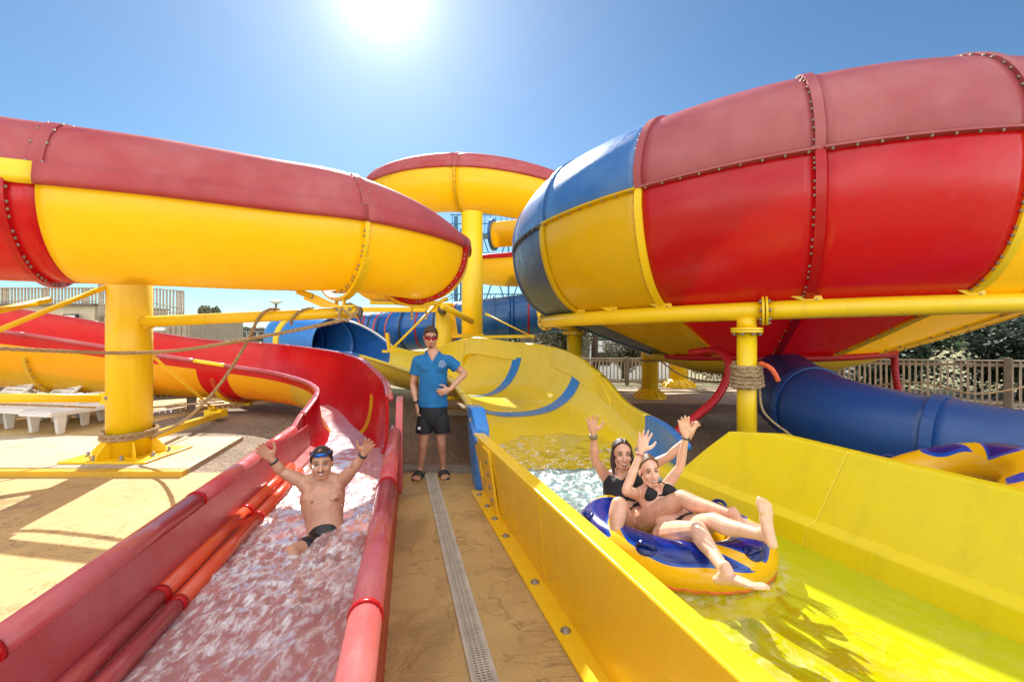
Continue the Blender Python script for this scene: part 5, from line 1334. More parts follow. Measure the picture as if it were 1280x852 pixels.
def hand(mb, w, d, nrm, th, s=1.0, curl=.15, spread=.25):
    "w wrist, d wrist-to-fingers, nrm palm faces this way, th thumb side"
    d = V(d).normalized(); th = V(th); th = (th - d * th.dot(d)).normalized(); nrm0 = d.cross(th).normalized(); nrm = nrm0 if nrm0.dot(V(nrm)) > 0 else -nrm0
    mb.limb([w, w + d * .035 * s, w + d * .075 * s, w + d * .092 * s], [(.024 * s, .019 * s), (.036 * s, .017 * s), (.042 * s, .014 * s), (.040 * s, .012 * s)], lat=th, seg=16)
    mb.limb([w + d * .015 * s + th * .018 * s, w + d * .05 * s + th * .034 * s + nrm * .006 * s], [.017 * s, .014 * s])
    for q, L in zip((1.0, .34, -.33, -.98), (.072, .080, .074, .058)):
        b = w + d * (.088 - .006 * abs(q - .2)) * s + th * (.031 * q * s); dd = (d + th * (spread * q)).normalized(); c1 = dd * math.cos(curl) + nrm * math.sin(curl); c2 = dd * math.cos(curl * 2.3) + nrm * math.sin(curl * 2.3); c3 = dd * math.cos(curl * 3.4) + nrm * math.sin(curl * 3.4)
        p1 = b + c1 * (L * .45 * s); p2 = p1 + c2 * (L * .30 * s); p3 = p2 + c3 * (L * .22 * s)
        mb.limb([b - d * .02 * s, b, p1, p2, p3], [.0098 * s, .0098 * s, .0092 * s, .0086 * s, .0074 * s], seg=10)
    t0 = w + d * .022 * s + th * .026 * s; t1 = t0 + (d * .55 + th * .8).normalized() * .042 * s + nrm * .006 * s; t2 = t1 + (d * .8 + th * .55).normalized() * .032 * s; t3 = t2 + (d * .92 + th * .35).normalized() * .024 * s
    mb.limb([t0, t1, t2, t3], [.014 * s, .0125 * s, .0108 * s, .0085 * s], seg=10)

def foot(mb, an, toe, up, s=1.0, big=1):
    "an ankle, toe: heel-to-toe direction, up: sole-to-instep direction; big: which side (+1/-1 along toe x up) the big toe is on"
    t = V(toe).normalized(); u = V(up); u = (u - t * u.dot(t)).normalized(); l = t.cross(u).normalized() * big
    base = an - u * .055 * s
    mb.limb([an + u * .02 * s, an - u * .015 * s + t * .005 * s, base - t * .03 * s + u * .012 * s], [(.032 * s, .036 * s), (.034 * s, .042 * s), (.029 * s, .028 * s)], lat=l)
    mb.limb([base - t * .048 * s, base + t * .03 * s + u * .012 * s, base + t * .09 * s + u * .006 * s, base + t * .145 * s - u * .004 * s], [(.030 * s, .026 * s), (.037 * s, .032 * s), (.048 * s, .024 * s), (.053 * s, .016 * s)], lat=l, seg=16)
    for q, L, r in zip((1.0, .38, -.10, -.55, -.98), (.060, .056, .050, .042, .034), (.0160, .0118, .0112, .0106, .0102)):
        b = base + t * (.148 - .012 * max(0, -q)) * s + l * (.041 * q * s) - u * .006 * s
        mb.limb([b - t * .02 * s, b + t * L * .5 * s + u * .004 * s, b + t * L * .85 * s - u * .003 * s], [r * s * 1.0, r * s, r * s * .95], seg=10)

def head(mb, C, f, up, s=1.0, woman=False, smile=True, open_=0.0):
    f = V(f).normalized(); up = V(up); up = (up - f * up.dot(f)).normalized(); r = f.cross(up).normalized(); ax = (r, f, up)
    P = lambda a, b, c: C + r * (a * s) + f * (b * s) + up * (c * s)
    jw = .9 if woman else 1.0
    mb.ell(P(0, -.015, .035), (.074 * s, .094 * s, .086 * s), ax)
    mb.ell(P(0, .022, -.030), (.060 * s * jw, .072 * s, .088 * s), ax)
    mb.ell(P(0, .048, -.088), (.030 * s * jw, .034 * s, .024 * s), ax)
    for q in (-1, 1):
        mb.ell(P(.036 * q, .058, -.028), (.026 * s, .026 * s, .026 * s), ax)
        mb.limb([P(.052 * q * jw, -.005, -.045), P(.045 * q * jw, .02, -.078), P(.020 * q * jw, .055, -.098)], [.018 * s, .017 * s, .016 * s])
        mb.ell(P(.077 * q, -.008, -.008), (.010 * s, .019 * s, .031 * s), (r, f, up))
    mb.limb([P(0, .084, .012), P(0, .100, -.012), P(0, .110, -.030)], [.009 * s, .011 * s, .0135 * s])
    for q in (-1, 1): mb.ell(P(.011 * q, .098, -.033), (.009 * s, .012 * s, .009 * s), ax)
    mb.limb([P(-.045, .066, .024), P(-.022, .081, .027), P(0, .085, .024), P(.022, .081, .027), P(.045, .066, .024)], [.010 * s] * 5)
    up_lip = [P(-.024, .080, -.056), P(-.010, .092, -.056), P(0, .094, -.057), P(.010, .092, -.056), P(.024, .080, -.056)]
    lo_lip = [P(-.022, .078, -.060 - open_ * .3), P(0, .088, -.070 - open_), P(.022, .078, -.060 - open_ * .3)]
    mb.limb(up_lip, [.0055 * s] * 5, seg=8); mb.limb(lo_lip, [.0065 * s] * 3, seg=8)
    return P, ax

def face_bits(P, ax, root_obj, s, eyes=True, brow='hair_brown', smile=True, open_=0.0):
    def nodal(name, mb, mats): return mb.build(name, mats, root_obj)
    for q in (-1, 1):
        if eyes:
            m = MB(); m.ell(P(.030 * q, .077, .004), (.0135 * s, .0085 * s, .0075 * s), ax, 14, 8, 0); m.ell(P(.030 * q, .0815, .0035), (.0058 * s, .0045 * s, .0058 * s), ax, 12, 8, 1); nodal('eye', m, ['eye', 'iris'])
            m = MB(); m.limb([P(.018 * q, .084, .0115), P(.030 * q, .0865, .0135), P(.043 * q, .078, .0085)], [.0028 * s] * 3, seg=6); nodal('eyelid', m, ['hair_dark'])
        m = MB(); m.limb([P(.014 * q, .0925, .029), P(.030 * q, .0915, .034), P(.047 * q, .076, .028)], [(.0035 * s, .003 * s)] * 3, seg=6); nodal('eyebrow', m, [brow])
    if smile:
        m = MB(); m.limb([P(-.018, .087, -.0605), P(0, .0955, -.064 - open_ * .2), P(.018, .087, -.0605)], [(.003 * s, .0036 * s)] * 3, lat=ax[1], seg=8); nodal('teeth', m, ['teeth'])
        if open_: m = MB(); m.ell(P(0, .079, -.068 - open_ * .4), (.022 * s, .012 * s, (.004 + open_ * .8) * s), ax, 14, 8, 0); nodal('mouth', m, ['mouth'])

def body(name_root, J, skin, s=1.0, woman=False, smile=True, open_=0.0, hair='hair_brown', voxel=.006, paint_extra=(), girth=1.0):
    "J: dict of joints in world space"
    mb = MB(); lat = (J['shb'] - J['sha']).normalized(); g = s * girth
    sp = J['spine']                                        # pelvis, waist, chest, upper chest
    if woman: rr = [(.150, .100), (.158, .110), (.118, .088), (.128, .092), (.120, .080), (.07, .055)]
    else: rr = [(.130, .095), (.145, .105), (.130, .092), (.158, .108), (.160, .095), (.085, .065)]
    low = sp[0] + (sp[0] - sp[1]).normalized() * .05 * s
    mb.limb([low, sp[0], sp[1], sp[2], sp[3], (J['neck'])], [(a * g, b * g) for a, b in rr], lat=lat, seg=24)
    mb.limb([J['neck'] - (J['head'] - J['neck']) * .3, J['neck'], J['head'] - J['up'] * .04 * s - J['f'] * .012 * s], [.062 * g, .052 * g, .050 * s * (.9 if woman else 1)])
    k = .86 if woman else 1.0
    mb.limb([J['sha'] * .94 + J['shb'] * .06, (J['sha'] + J['shb']) / 2 + (J['neck'] - sp[3]) * .25, J['shb'] * .94 + J['sha'] * .06], [.052 * g * k, .060 * g * k, .052 * g * k])
    for q in 'ab':
        sh, el, wr = J['sh' + q], J['el' + q], J['wr' + q]
        mb.limb([sh, sh + (el - sh) * .35, sh + (el - sh) * .7, el, el + (wr - el) * .3, el + (wr - el) * .7, wr], [x * g * k for x in (.054, .050, .043, .037, .039, .030, .024)])
        mb.limb([(sh * .6 + sp[2] * .4), sh], [.06 * g * k, .055 * g * k])
        if 'h' + q in J: hand(mb, wr, *J['h' + q][:3], s=J.get('hs', 1.0) * s * 1.0, **J['h' + q][3])
        hp, kn, an = J['hip' + q], J['kn' + q], J['an' + q]
        kk = 1.06 if woman else .96
        mb.limb([hp, hp + (kn - hp) * .3, hp + (kn - hp) * .75, kn], [x * g * kk for x in (.090, .084, .062, .052)])
        t = (an - kn); back = J.get('calf' + q, V((0, 0, 0)))
        mb.limb([kn, kn + t * .28 + back * .014 * s, kn + t * .6 + back * .006 * s, an], [x * g * kk for x in (.052, .053, .040, .031)])
        mb.ell(kn - back * .012 * s, (.038 * g,) * 3)
        if 'f' + q in J: foot(mb, an, *J['f' + q][:2], s=s * J.get('fs', 1.0), big=J['f' + q][2])
    if woman:
        for q in (-1, 1): mb.ell(sp[3] * .45 + sp[2] * .55 + lat * (.068 * q * g) + J['front'] * (.072 * g), (.058 * g, .058 * g, .058 * g))
        for q in 'ab': mb.ell(J['hip' + q] - J['front'] * .03, (.10 * g,) * 3)
    else:
        for q in (-1, 1): mb.ell(sp[3] * .5 + sp[2] * .5 + lat * (.072 * q * g) + J['front'] * (.052 * g), (.072 * g, .05 * g, .05 * g), (lat, J['front'], lat.cross(J['front'])))
    P, ax = head(mb, J['head'], J['f'], J['up'], s * J.get('heads', 1.0), woman, smile, open_); hs = s * J.get('heads', 1.0)
    lipc = [(P(0, .092, -.057), (.026 * hs, .018 * hs, .0085 * hs), 1), (P(0, .088, -.070 - open_), (.022 * hs, .016 * hs, .009 * hs), 1)]
    o = remeshed(mb, 'body', [skin, 'lip', 'nipple'], name_root, voxel, 2, lipc + list(paint_extra))
    return o, P, ax, hs

def hair_cap(root, P, ax, s, mat, kind='short', seed=1):
    rd = random.Random(seed); mb = MB()
    mb.ell(P(0, -.028, .046), (.079 * s, .092 * s, (.081 if kind == 'short' else .080) * s), ax, 28, 18)
    if kind == 'short':
        for i in range(46):
            a = rd.uniform(-1, 1); b = rd.uniform(-.3, 1); mb.limb([P(.045 * a, -.02 + .07 * b, .104 - .028 * a * a - .022 * b * b), P(.050 * a, .0 + .075 * b, .117 - .03 * a * a - .032 * b * b)], [.011 * s, .007 * s], seg=8)
        mb.limb([P(-.07, .03, .055), P(-.045, .066, .083), P(0, .080, .092), P(.045, .066, .083), P(.07, .03, .055)], [.012 * s, .014 * s, .016 * s, .014 * s, .012 * s])
        for q in (-1, 1): mb.limb([P(.073 * q, .012, .04), P(.074 * q, .012, .012)], [.012 * s, .006 * s])
        mb.ell(P(0, -.05, -.005), (.066 * s, .058 * s, .06 * s), ax)
    else:
        mb.ell(P(0, -.052, .0), (.070 * s, .062 * s, .07 * s), ax)
        for q in (-1, 1):
            mb.limb([P(.02 * q, .056, .108), P(.060 * q, .034, .076), P(.077 * q, -.008, .02), P(.066 * q, -.04, -.03)], [.008 * s, .010 * s, .011 * s, .014 * s])
        if kind == 'long':
            for q in (-1, 1): mb.limb([P(.074 * q, .0, .02), P(.082 * q, -.005, -.05), P(.080 * q, .0, -.11), P(.074 * q, .012, -.16)], [.016 * s, .019 * s, .016 * s, .008 * s])
            mb.limb([P(0, -.07, 0), P(0, -.075, -.08), P(0, -.07, -.16)], [(.07 * s, .03 * s), (.065 * s, .028 * s), (.04 * s, .02 * s)], lat=ax[0])
        else: mb.ell(P(0, -.12, .03), (.04 * s, .035 * s, .04 * s), ax)
        for i in range(30):
            a = rd.uniform(-1, 1); mb.limb([P(.05 * a, .055 - .02 * abs(a), .105 - .03 * a * a), P(.066 * a, -.02, .132 - .05 * a * a), P(.06 * a, -.10, .06)], [.006 * s] * 3, seg=6)
    return remeshed(mb, 'hair', [mat], root, .0045, 2)

def cloth(mb, name, mat, root, cut=None, voxel=.007, smooth=5): return remeshed(mb, name, [mat], root, voxel, smooth, cut=cut)
def band(p, d, r, h, mat, root, name='bracelet'):
    m = MB(); m.lathe(p, [(r * .8, -h / 2), (r, -h / 2), (r * 1.06, 0), (r, h / 2), (r * .8, h / 2)], d, 18); return m.build(name, [mat], root)
def shades(P, s, root, lens, dx=0.0, dz=0.0, df=0.0, name='sunglasses', frame='rubber'):
    m = MB(); K = 15; vs = []
    for i in range(K):
        a = -1 + 2 * i / (K - 1); x = .064 * a; y = .100 - .038 * a * a + df; nose = max(0, 1 - abs(a) * 5)
        vs += [P(x, y, .017 + dz), P(x, y + .003, .002 + dz), P(x, y, -.017 + .020 * nose + .008 * a * a + dz)]
    m.add(vs, [(i * 3 + j, i * 3 + j + 1, i * 3 + j + 4, i * 3 + j + 3) for i in range(K - 1) for j in range(2)]); o = m.build(name, [lens], root, fix=False); md = o.modifiers.new('s', 'SOLIDIFY'); md.thickness = .004
    m = MB(); m.limb([P(-.066, .062 + df, .020 + dz), P(-.03, .095 + df, .022 + dz), P(0, .103 + df, .022 + dz), P(.03, .095 + df, .022 + dz), P(.066, .062 + df, .020 + dz)], [.0035 * s] * 5, seg=6)
    for q in (-1, 1): m.limb([P(.067 * q, .062 + df, .012 + dz), P(.080 * q, .02 + df * .5, .012 + dz), P(.079 * q, -.02, .004 + dz * .7)], [.0035 * s] * 3, seg=6)
    f = m.build('frame', [frame], o); return o

# ------------------------------------------------------------------ attendant standing on the walkway
def attendant():
    Y = 5.42; root = thing('person', (-.98, Y, 0), 'man standing on the walkway in blue t-shirt, black shorts, sandals and red mirrored sunglasses', 'person')
    s = 1.0; front = V((.12, -1, 0)).normalized(); f = V((.22, -.95, -.22)).normalized()
    J = dict(spine=[U(542, 518, Y), U(541, 490, Y), U(541, 468, Y), U(541.5, 452, Y)], neck=U(541, 441, Y), head=U(538.5, 421, Y - .03), f=f, up=V((.03, -.1, 1)), front=front,
             sha=U(522.5, 450.5, Y), shb=U(560, 450, Y), ela=U(516.5, 480, Y + .03), elb=U(581, 467, Y + .06), wra=U(520.5, 505, Y - .04), wrb=U(562, 487, Y - .13),
             hipa=U(532.5, 522, Y), hipb=U(551, 522, Y), kna=U(529, 556, Y - .03), knb=U(552, 555, Y - .03), ana=U(525.5, 586, Y), anb=U(554, 585, Y + .03),
             calfa=V((0, 1, 0)), calfb=V((0, 1, 0)))
    J['ha'] = (V((.12, -.22, -1)), V((.8, .4, 0)), V((.3, -1, 0)), dict(curl=.30, spread=.06))
    J['hb'] = (V((-.92, -.22, -.25)), V((0, 1, 0)), V((-.3, -.2, .9)), dict(curl=.30, spread=.22))
    J['fa'] = (V((-.12, -1, 0)), V((0, -.05, 1)), -1); J['fb'] = (V((.32, -1, 0)), V((0, -.05, 1)), 1)
    J['heads'] = 1.02
    o, P, ax, hs = body(root, J, 'skin_a', s, voxel=.006)
    face_bits(P, ax, root, hs, eyes=False, smile=False)
    hair_cap(root, P, ax, hs, 'hair_brown', 'short')
    shades(P, hs, root, 'lens_red')
    m = MB(); m.ell(P(0, .072, -.100), (.022, .012, .014), ax); m.build('beard', ['hair_brown'], root)
    lat = (J['shb'] - J['sha']).normalized(); sp = J['spine']
    c = MB(); c.limb([U(541.5, 507, Y), U(541, 492, Y), sp[2], sp[3], J['neck'] - V((0, 0, .012))], [(.180, .128), (.168, .122), (.172, .120), (.176, .108), (.100, .085)], lat=lat, seg=28)
    c.limb([J['sha'] + V((.0, 0, -.005)), (J['sha'] + J['shb']) / 2 + V((0, 0, .02)), J['shb'] + V((0, 0, -.005))], [.066, .074, .066])
    for q in 'ab':
        sh, el = J['sh' + q], J['el' + q]; e = sh + (el - sh) * (.56 if q == 'a' else .52); c.limb([sh * .8 + sp[2] * .2, sh, (sh + e) / 2, e], [.08, .069, .070, .074])
    for q in (-1, 1): c.ell(sp[3] * .5 + sp[2] * .5 + lat * (.072 * q) + front * .060, (.082, .064, .062), (lat, front, lat.cross(front)))
    # soft folds
    for i in range(0):
        a = R(200 + i * 22); z = .96 + .03 * (i % 3); c.limb([V((-1.0 + .14 * math.cos(a), Y + .11 * math.sin(a), z + .10 * (i % 2))), V((-.93 + .17 * math.cos(a + .3), Y + .13 * math.sin(a + .3), z + .02))], [.010, .014], seg=8)
    ea = J['sha'] + (J['ela'] - J['sha']) * .58; eb = J['shb'] + (J['elb'] - J['shb']) * .54; da = (J['ela'] - J['sha']).normalized(); db = (J['elb'] - J['shb']).normalized(); hem = U(541, 508, Y).z
    vn = J['neck'] + V((.01, -.10, -.085))
    def cut(co):
        if (co - ea).dot(da) > 0 and (co - ea).cross(da).length < .10 and co.x < J['sha'].x + .035: return True
        if (co - eb).dot(db) > 0 and (co - eb).cross(db).length < .11 and co.x > J['shb'].x - .02: return True
        if co.z < hem: return True
        d = co - J['neck']; 
        if co.y < Y - .02:                                     # V neck
            z = co.z - vn.z; return z > 0 and abs(co.x - vn.x) < z * .62
        return co.z > J['neck'].z + .015 and abs(d.x) < .085
    t = remeshed(c, 'tshirt', ['tshirt'], root, .008, 5, cut=cut); md = t.modifiers.new('s', 'SOLIDIFY'); md.thickness = .005; md.offset = -1
    c = MB()
    c.limb([U(541.5, 504, Y), U(541.8, 516, Y), U(541.8, 524, Y)], [(.160, .118), (.168, .126), (.160, .12)], lat=lat, seg=24)
    for q in 'ab':
        hp, kn = J['hip' + q], J['kn' + q]; e = hp + (kn - hp) * .58; d = V((-.012 if q == 'a' else .012, 0, 0)); c.limb([hp, (hp + e) / 2 + d * .5, e + d], [(.10, .105), (.100, .105), (.098, .100)], lat=lat, seg=18)
    zc = U(541, 540.5, Y).z
    t = remeshed(c, 'shorts', ['black'], root, .008, 5, cut=lambda co: co.z < zc + .03 * abs(co.x + .95)); md = t.modifiers.new('s', 'SOLIDIFY'); md.thickness = .005; md.offset = -1
    m = MB(); p = U(524, 535, Y - .13); m.box(p, (.03, .006, .03)); m.build('shorts_mark', ['white_print'], root)
    # chest emblem: small white broken hexagon of marks, two rows
    m = MB(); e0 = U(552.5, 455, Y - .150); rd = random.Random(4)
    for row, (z, xs) in enumerate(((.036, (-.018, .0, .018)), (.018, (-.034, -.018, -.002, .014, .030)), (-.006, (-.036, -.022, -.006, .010, .026, .040)), (-.026, (-.026, -.010, .006, .022)))):
        for x in xs:
            m.box(e0 + V((x, .012 * (x / .04) ** 2 * (1 if x > 0 else .3), z)), (.0035, .004, .014)); m.box(e0 + V((x + .005, .012 * (x / .04) ** 2 * (1 if x > 0 else .3), z + .0055 * rd.choice((-1, 1)))), (.009, .004, .0035))
    m.build('shirt_emblem', ['white_print'], root)
    band(J['wra'] + V((0, 0, .02)), J['wra'] - J['ela'], .031, .03, 'rubber', root, 'wristwatch')
    for q in 'ab':
        an = J['an' + q]; t, u, _ = J['f' + q]; t = t.normalized(); m = MB(); b = an - V((0, 0, .055)); l = t.cross(V((0, 0, 1)))
        m.limb([V((b.x, b.y, .012)) - t * .07, V((b.x, b.y, .012)) + t * .06, V((b.x, b.y, .012)) + t * .185], [(.044, .012), (.05, .012), (.052, .012)], lat=l, seg=18)
        c = V((b.x, b.y, .03)) + t * .09
        m.tube([c + l * (.054 * math.cos(a)) + V((0, 0, .05 * math.sin(a) - .012)) + t * w for a in np.linspace(0, PI, 12) for w in (0,)], .012, 8)
        m.tube([c + t * .03 + l * (.054 * math.cos(a)) + V((0, 0, .045 * math.sin(a) - .012)) for a in np.linspace(0, PI, 12)], .012, 8)
        m.tube([c - t * .03 + l * (.054 * math.cos(a)) + V((0, 0, .055 * math.sin(a) - .012)) for a in np.linspace(0, PI, 12)], .012, 8)
        m.build('sandal', ['rubber'], root)
attendant()

# ------------------------------------------------------------------ man in the red slide, arms raised, sitting in the water
def bather():
    root = thing('person', (-1.33, 3.3, .1), 'bare chested man sitting in the red slide, arms raised, blue goggles on his hair', 'person')
    f = V((.32, -.92, .02)); front = V((.10, -.93, .35)).normalized()
    s = .97
    sp = [U(407, 676, 3.28), U(406, 653, 3.36), U(404, 631, 3.42), U(403, 614, 3.46)]
    J = dict(spine=sp, neck=U(402, 602, 3.47), head=U(402, 578.5, 3.44), f=f, up=V((-.04, .08, 1)), front=front,
             sha=U(378.5, 602, 3.47), shb=U(427, 601, 3.47), ela=U(352, 589, 3.42), elb=U(443, 585, 3.42), wra=U(339.5, 573, 3.36), wrb=U(454.5, 567, 3.38),
             hipa=U(396, 683, 3.22), hipb=U(420, 683, 3.22), kna=U(364, 690, 3.00), knb=U(438, 690, 3.00), ana=U(380, 734, 2.74), anb=U(425, 736, 2.72), calfa=V((0, 0, -1)), calfb=V((0, 0, -1)), heads=1.02)
    J['ha'] = (U(321, 556, 3.28) - J['wra'], V((.2, -.8, .3)), V((.5, .1, .9)), dict(curl=.10, spread=.10))
    J['hb'] = (U(466, 546, 3.32) - J['wrb'], V((-.2, -.8, .2)), V((-.8, -.2, .5)), dict(curl=.12, spread=.16))
    J['fa'] = (V((.1, -1, .5)), V((0, .4, 1)), -1); J['fb'] = (V((-.1, -1, .5)), V((0, .4, 1)), 1)
    nip = [(U(390, 627.5, 3.33), (.013, .05, .013), 2), (U(418.5, 625.5, 3.33), (.013, .05, .013), 2)]
    o, P, ax, hs = body(root, J, 'skin_a', s, voxel=.0055, paint_extra=nip, girth=1.04)
    face_bits(P, ax, root, hs, eyes=True, brow='hair_dark')
    hair_cap(root, P, ax, hs, 'hair_dark', 'short', 3)
    m = MB(); m.limb([P(-.022, .088, -.045), P(0, .098, -.043), P(.022, .088, -.045)], [.0042, .005, .0042], seg=6); m.build('moustache', ['hair_dark'], root)
    shades(P, hs, root, 'lens_blue', dz=.080, df=-.010, name='goggles')
    lat = (J['shb'] - J['sha']).normalized()
    c = MB(); c.limb([sp[0] - V((0, 0, .05)), sp[0], sp[0] * .45 + sp[1] * .55], [(.135, .10), (.142, .107), (.130, .098)], lat=lat, seg=24)
    for q in 'ab': c.limb([J['hip' + q], J['hip' + q] * .55 + J['kn' + q] * .45], [.090, .084])
    cloth(c, 'swim_trunks', 'black_wet', root)
    band(J['wra'] * .8 + J['ela'] * .2, J['wra'] - J['ela'], .033, .014, 'rubber', root); band(J['wrb'] * .92 + J['elb'] * .08, J['wrb'] - J['elb'], .031, .018, 'rubber', root)
bather()

# ------------------------------------------------------------------ raft
RC_ = V((1.03, 2.97, .37)); RT = .145
RA, RB = .47, .39; rax = V((.80, -.60, 0)).normalized(); ray = V((.60, .80, 0)).normalized()
def raft_mat():
    m, nt, out = new_mat('printed_vinyl'); p = N(nt, 'ShaderNodeBsdfPrincipled'); at = nt.nodes.new('ShaderNodeAttribute'); at.attribute_name = 'pat'
    r_ = ramp(nt, at.outputs['Fac'], [(.495, (.88, .47, .008)), (.515, (.008, .07, .42)), (.72, (.008, .07, .42)), (.735, (.005, .018, .19))])
    nt.links.new(r_, p.inputs['Base Color']); p.inputs['Roughness'].default_value = .16
    nt.links.new(bump(nt, tex(nt, 9, 3), .15, .01), p.inputs['Normal']); nt.links.new(p.outputs[0], out.inputs[0]); return m
M['raft'] = raft_mat()
def raft(name, C, ax_, ay_, a_, b_, rt, label, up=V((0, 0, 1)), sub=True, seed=0, group=None, bias=0):
    root = thing(name, C, label, 'raft', group); mb = MB(); n, k = 220, 44; vs = []
    for i in range(n):
        t = 2 * PI * i / n; c = C + ax_ * (a_ * math.cos(t)) + ay_ * (b_ * math.sin(t)); d = (ax_ * (b_ * math.cos(t)) + ay_ * (a_ * math.sin(t))).normalized()
        puck = 1 + .008 * math.sin(t * 60)
        for j in range(k):
            p = 2 * PI * j / k; pk = puck if 20 < j or j < 2 else 1; vs.append(c + d * (rt * math.cos(p) * pk) + up * (rt * math.sin(p) * .95))
    fs = [(i * k + j, i * k + (j + 1) % k, ((i + 1) % n) * k + (j + 1) % k, ((i + 1) % n) * k + j) for i in range(n) for j in range(k)]
    pat = []
    for i in range(n):
        for j in range(k):
            t = 2 * PI * i / n; p = 2 * PI * j / k; x = math.sin(p)
            edge = .50 + bias + .16 * math.sin(t * 3 + seed) + .12 * math.sin(t * 7 + 1 + seed)
            v1 = (x - edge) * 2.2; v2 = (abs(math.sin(t * 2.5 + p * 1.0 + seed)) - .27) * 1.6
            pat.append(.5 + max(-.5, min(.5, min(v1, v2))))
    mb.add(vs, fs); rt_ = mb.build('tube', [M['raft']], root, fix=True); at = rt_.data.attributes.new('pat', 'FLOAT', 'POINT'); at.data.foreach_set('value', pat)
    # seam welt round the outside
    w = MB(); P = []
    for i in range(120):
        t = 2 * PI * i / 120; d = (ax_ * (b_ * math.cos(t)) + ay_ * (a_ * math.sin(t))).normalized(); P.append(C + ax_ * (a_ * math.cos(t)) + ay_ * (b_ * math.sin(t)) + d * (rt * 1.0 * math.cos(.45)) - up * (rt * .43 + .006 * math.sin(t * 40)))
    w.tube(P, .006, 6, closed=True); w.build('seam', ['hose'], root)
    fl_ = MB(); m_ = []; 
    for i in range(32): t = 2 * PI * i / 32; m_.append(C + ax_ * (a_ * .8 * math.cos(t)) + ay_ * (b_ * .8 * math.sin(t)) - up * rt * .85)
    fl_.add(m_ + [v_ - up * .01 for v_ in m_], [tuple(range(32)), tuple(range(32, 64))[::-1]], 0, False); fl_.build('floor', ['raft_blue'], root)
    for t in (3.75, 4.75, 1.2, 5.9) if sub else (3.3, 1.5):
        d = (ax_ * (b_ * math.cos(t)) + ay_ * (a_ * math.sin(t))).normalized(); q = C + ax_ * (a_ * math.cos(t)) + ay_ * (b_ * math.sin(t)) + d * (rt * .62) + up * (rt * .74); nn = (d * .62 + up * .78).normalized(); tt = nn.cross(d.cross(up)).normalized(); ss = d.cross(up).normalized()
        h = MB(); h.ell(q, (.062, .05, .010), (ss, tt, nn), 18, 10); h.build('handle_pad', ['raft_navy'], root)
        h = MB(); h.tube([q + ss * (.05 * math.cos(a)) + nn * (.035 * math.sin(a)) for a in np.linspace(0, PI, 12)], .011, 8); h.build('handle', ['raft_navy'], root)
    return root
raft('inflatable_raft', RC_, rax, ray, RA, RB, RT, 'yellow and blue inflatable raft carrying the two women in green water', seed=.6)
up2 = V((-.42, .10, .90)).normalized(); ax2 = V((.88, -.15, 0)); ax2 = (ax2 - up2 * ax2.dot(up2)).normalized(); ay2 = up2.cross(ax2).normalized()
raft('inflatable_raft', V((2.84, 3.02, .60)), ax2, ay2, .48, .42, .16, 'empty yellow and blue raft leaning behind the far side wall', up2, False, 3.6, None, .42)
# ------------------------------------------------------------------ the two women on the raft
def bikini(root, J, s, one=False):
    lat = (J['shb'] - J['sha']).normalized(); sp = J['spine']; fr_ = J['front']; upv = (sp[3] - sp[1]).normalized(); g = J['g'] * s
    c = MB(); ctr = []
    for q in (-1, 1):
        b = sp[3] * .45 + sp[2] * .55 + lat * (.068 * q * g) + fr_ * (.077 * g); ctr.append(b); c.ell(b - upv * .004, (.061 * g,) * 3)
    o = None
    def cut(co):
        for b, q in zip(ctr, (-1, 1)):
            d = co - b
            if d.length < .075 * g:
                h = d.dot(upv); x = d.dot(lat) * q
                if d.dot(fr_) < -.018: return True
                if h > .050 * g - abs(x + .0) * 1.15 * (0 if one else 1): return True
                return False
        return True
    t = remeshed(c, 'bikini_top', ['black'], root, .005, 2, cut=cut); md = t.modifiers.new('s', 'SOLIDIFY'); md.thickness = .004
    m = MB()
    for b, q, sh in zip(ctr, (-1, 1), (J['sha'], J['shb'])):
        top = b + upv * .045 * g + fr_ * .02; nk = J['neck'] + lat * (.045 * q * s) - fr_ * .0 + upv * .005
        m.tube([V(p) for p in catmull([top, (top + nk) / 2 + fr_ * .028 * g, nk + fr_ * .030 * g, nk - fr_ * .04 * g], 14)], .0045 if not one else .008, 6)
    lowc = (ctr[0] + ctr[1]) / 2 - upv * .038 * g
    arc = []
    for a in np.linspace(0, 2 * PI, 40, endpoint=False): arc.append(lowc - fr_ * (.072 * g) + lat * (.130 * g * math.sin(a)) + fr_ * (.099 * g * math.cos(a)))
    m.tube(arc, .006, 6, closed=True); m.build('strap', ['black'], root)
    return t

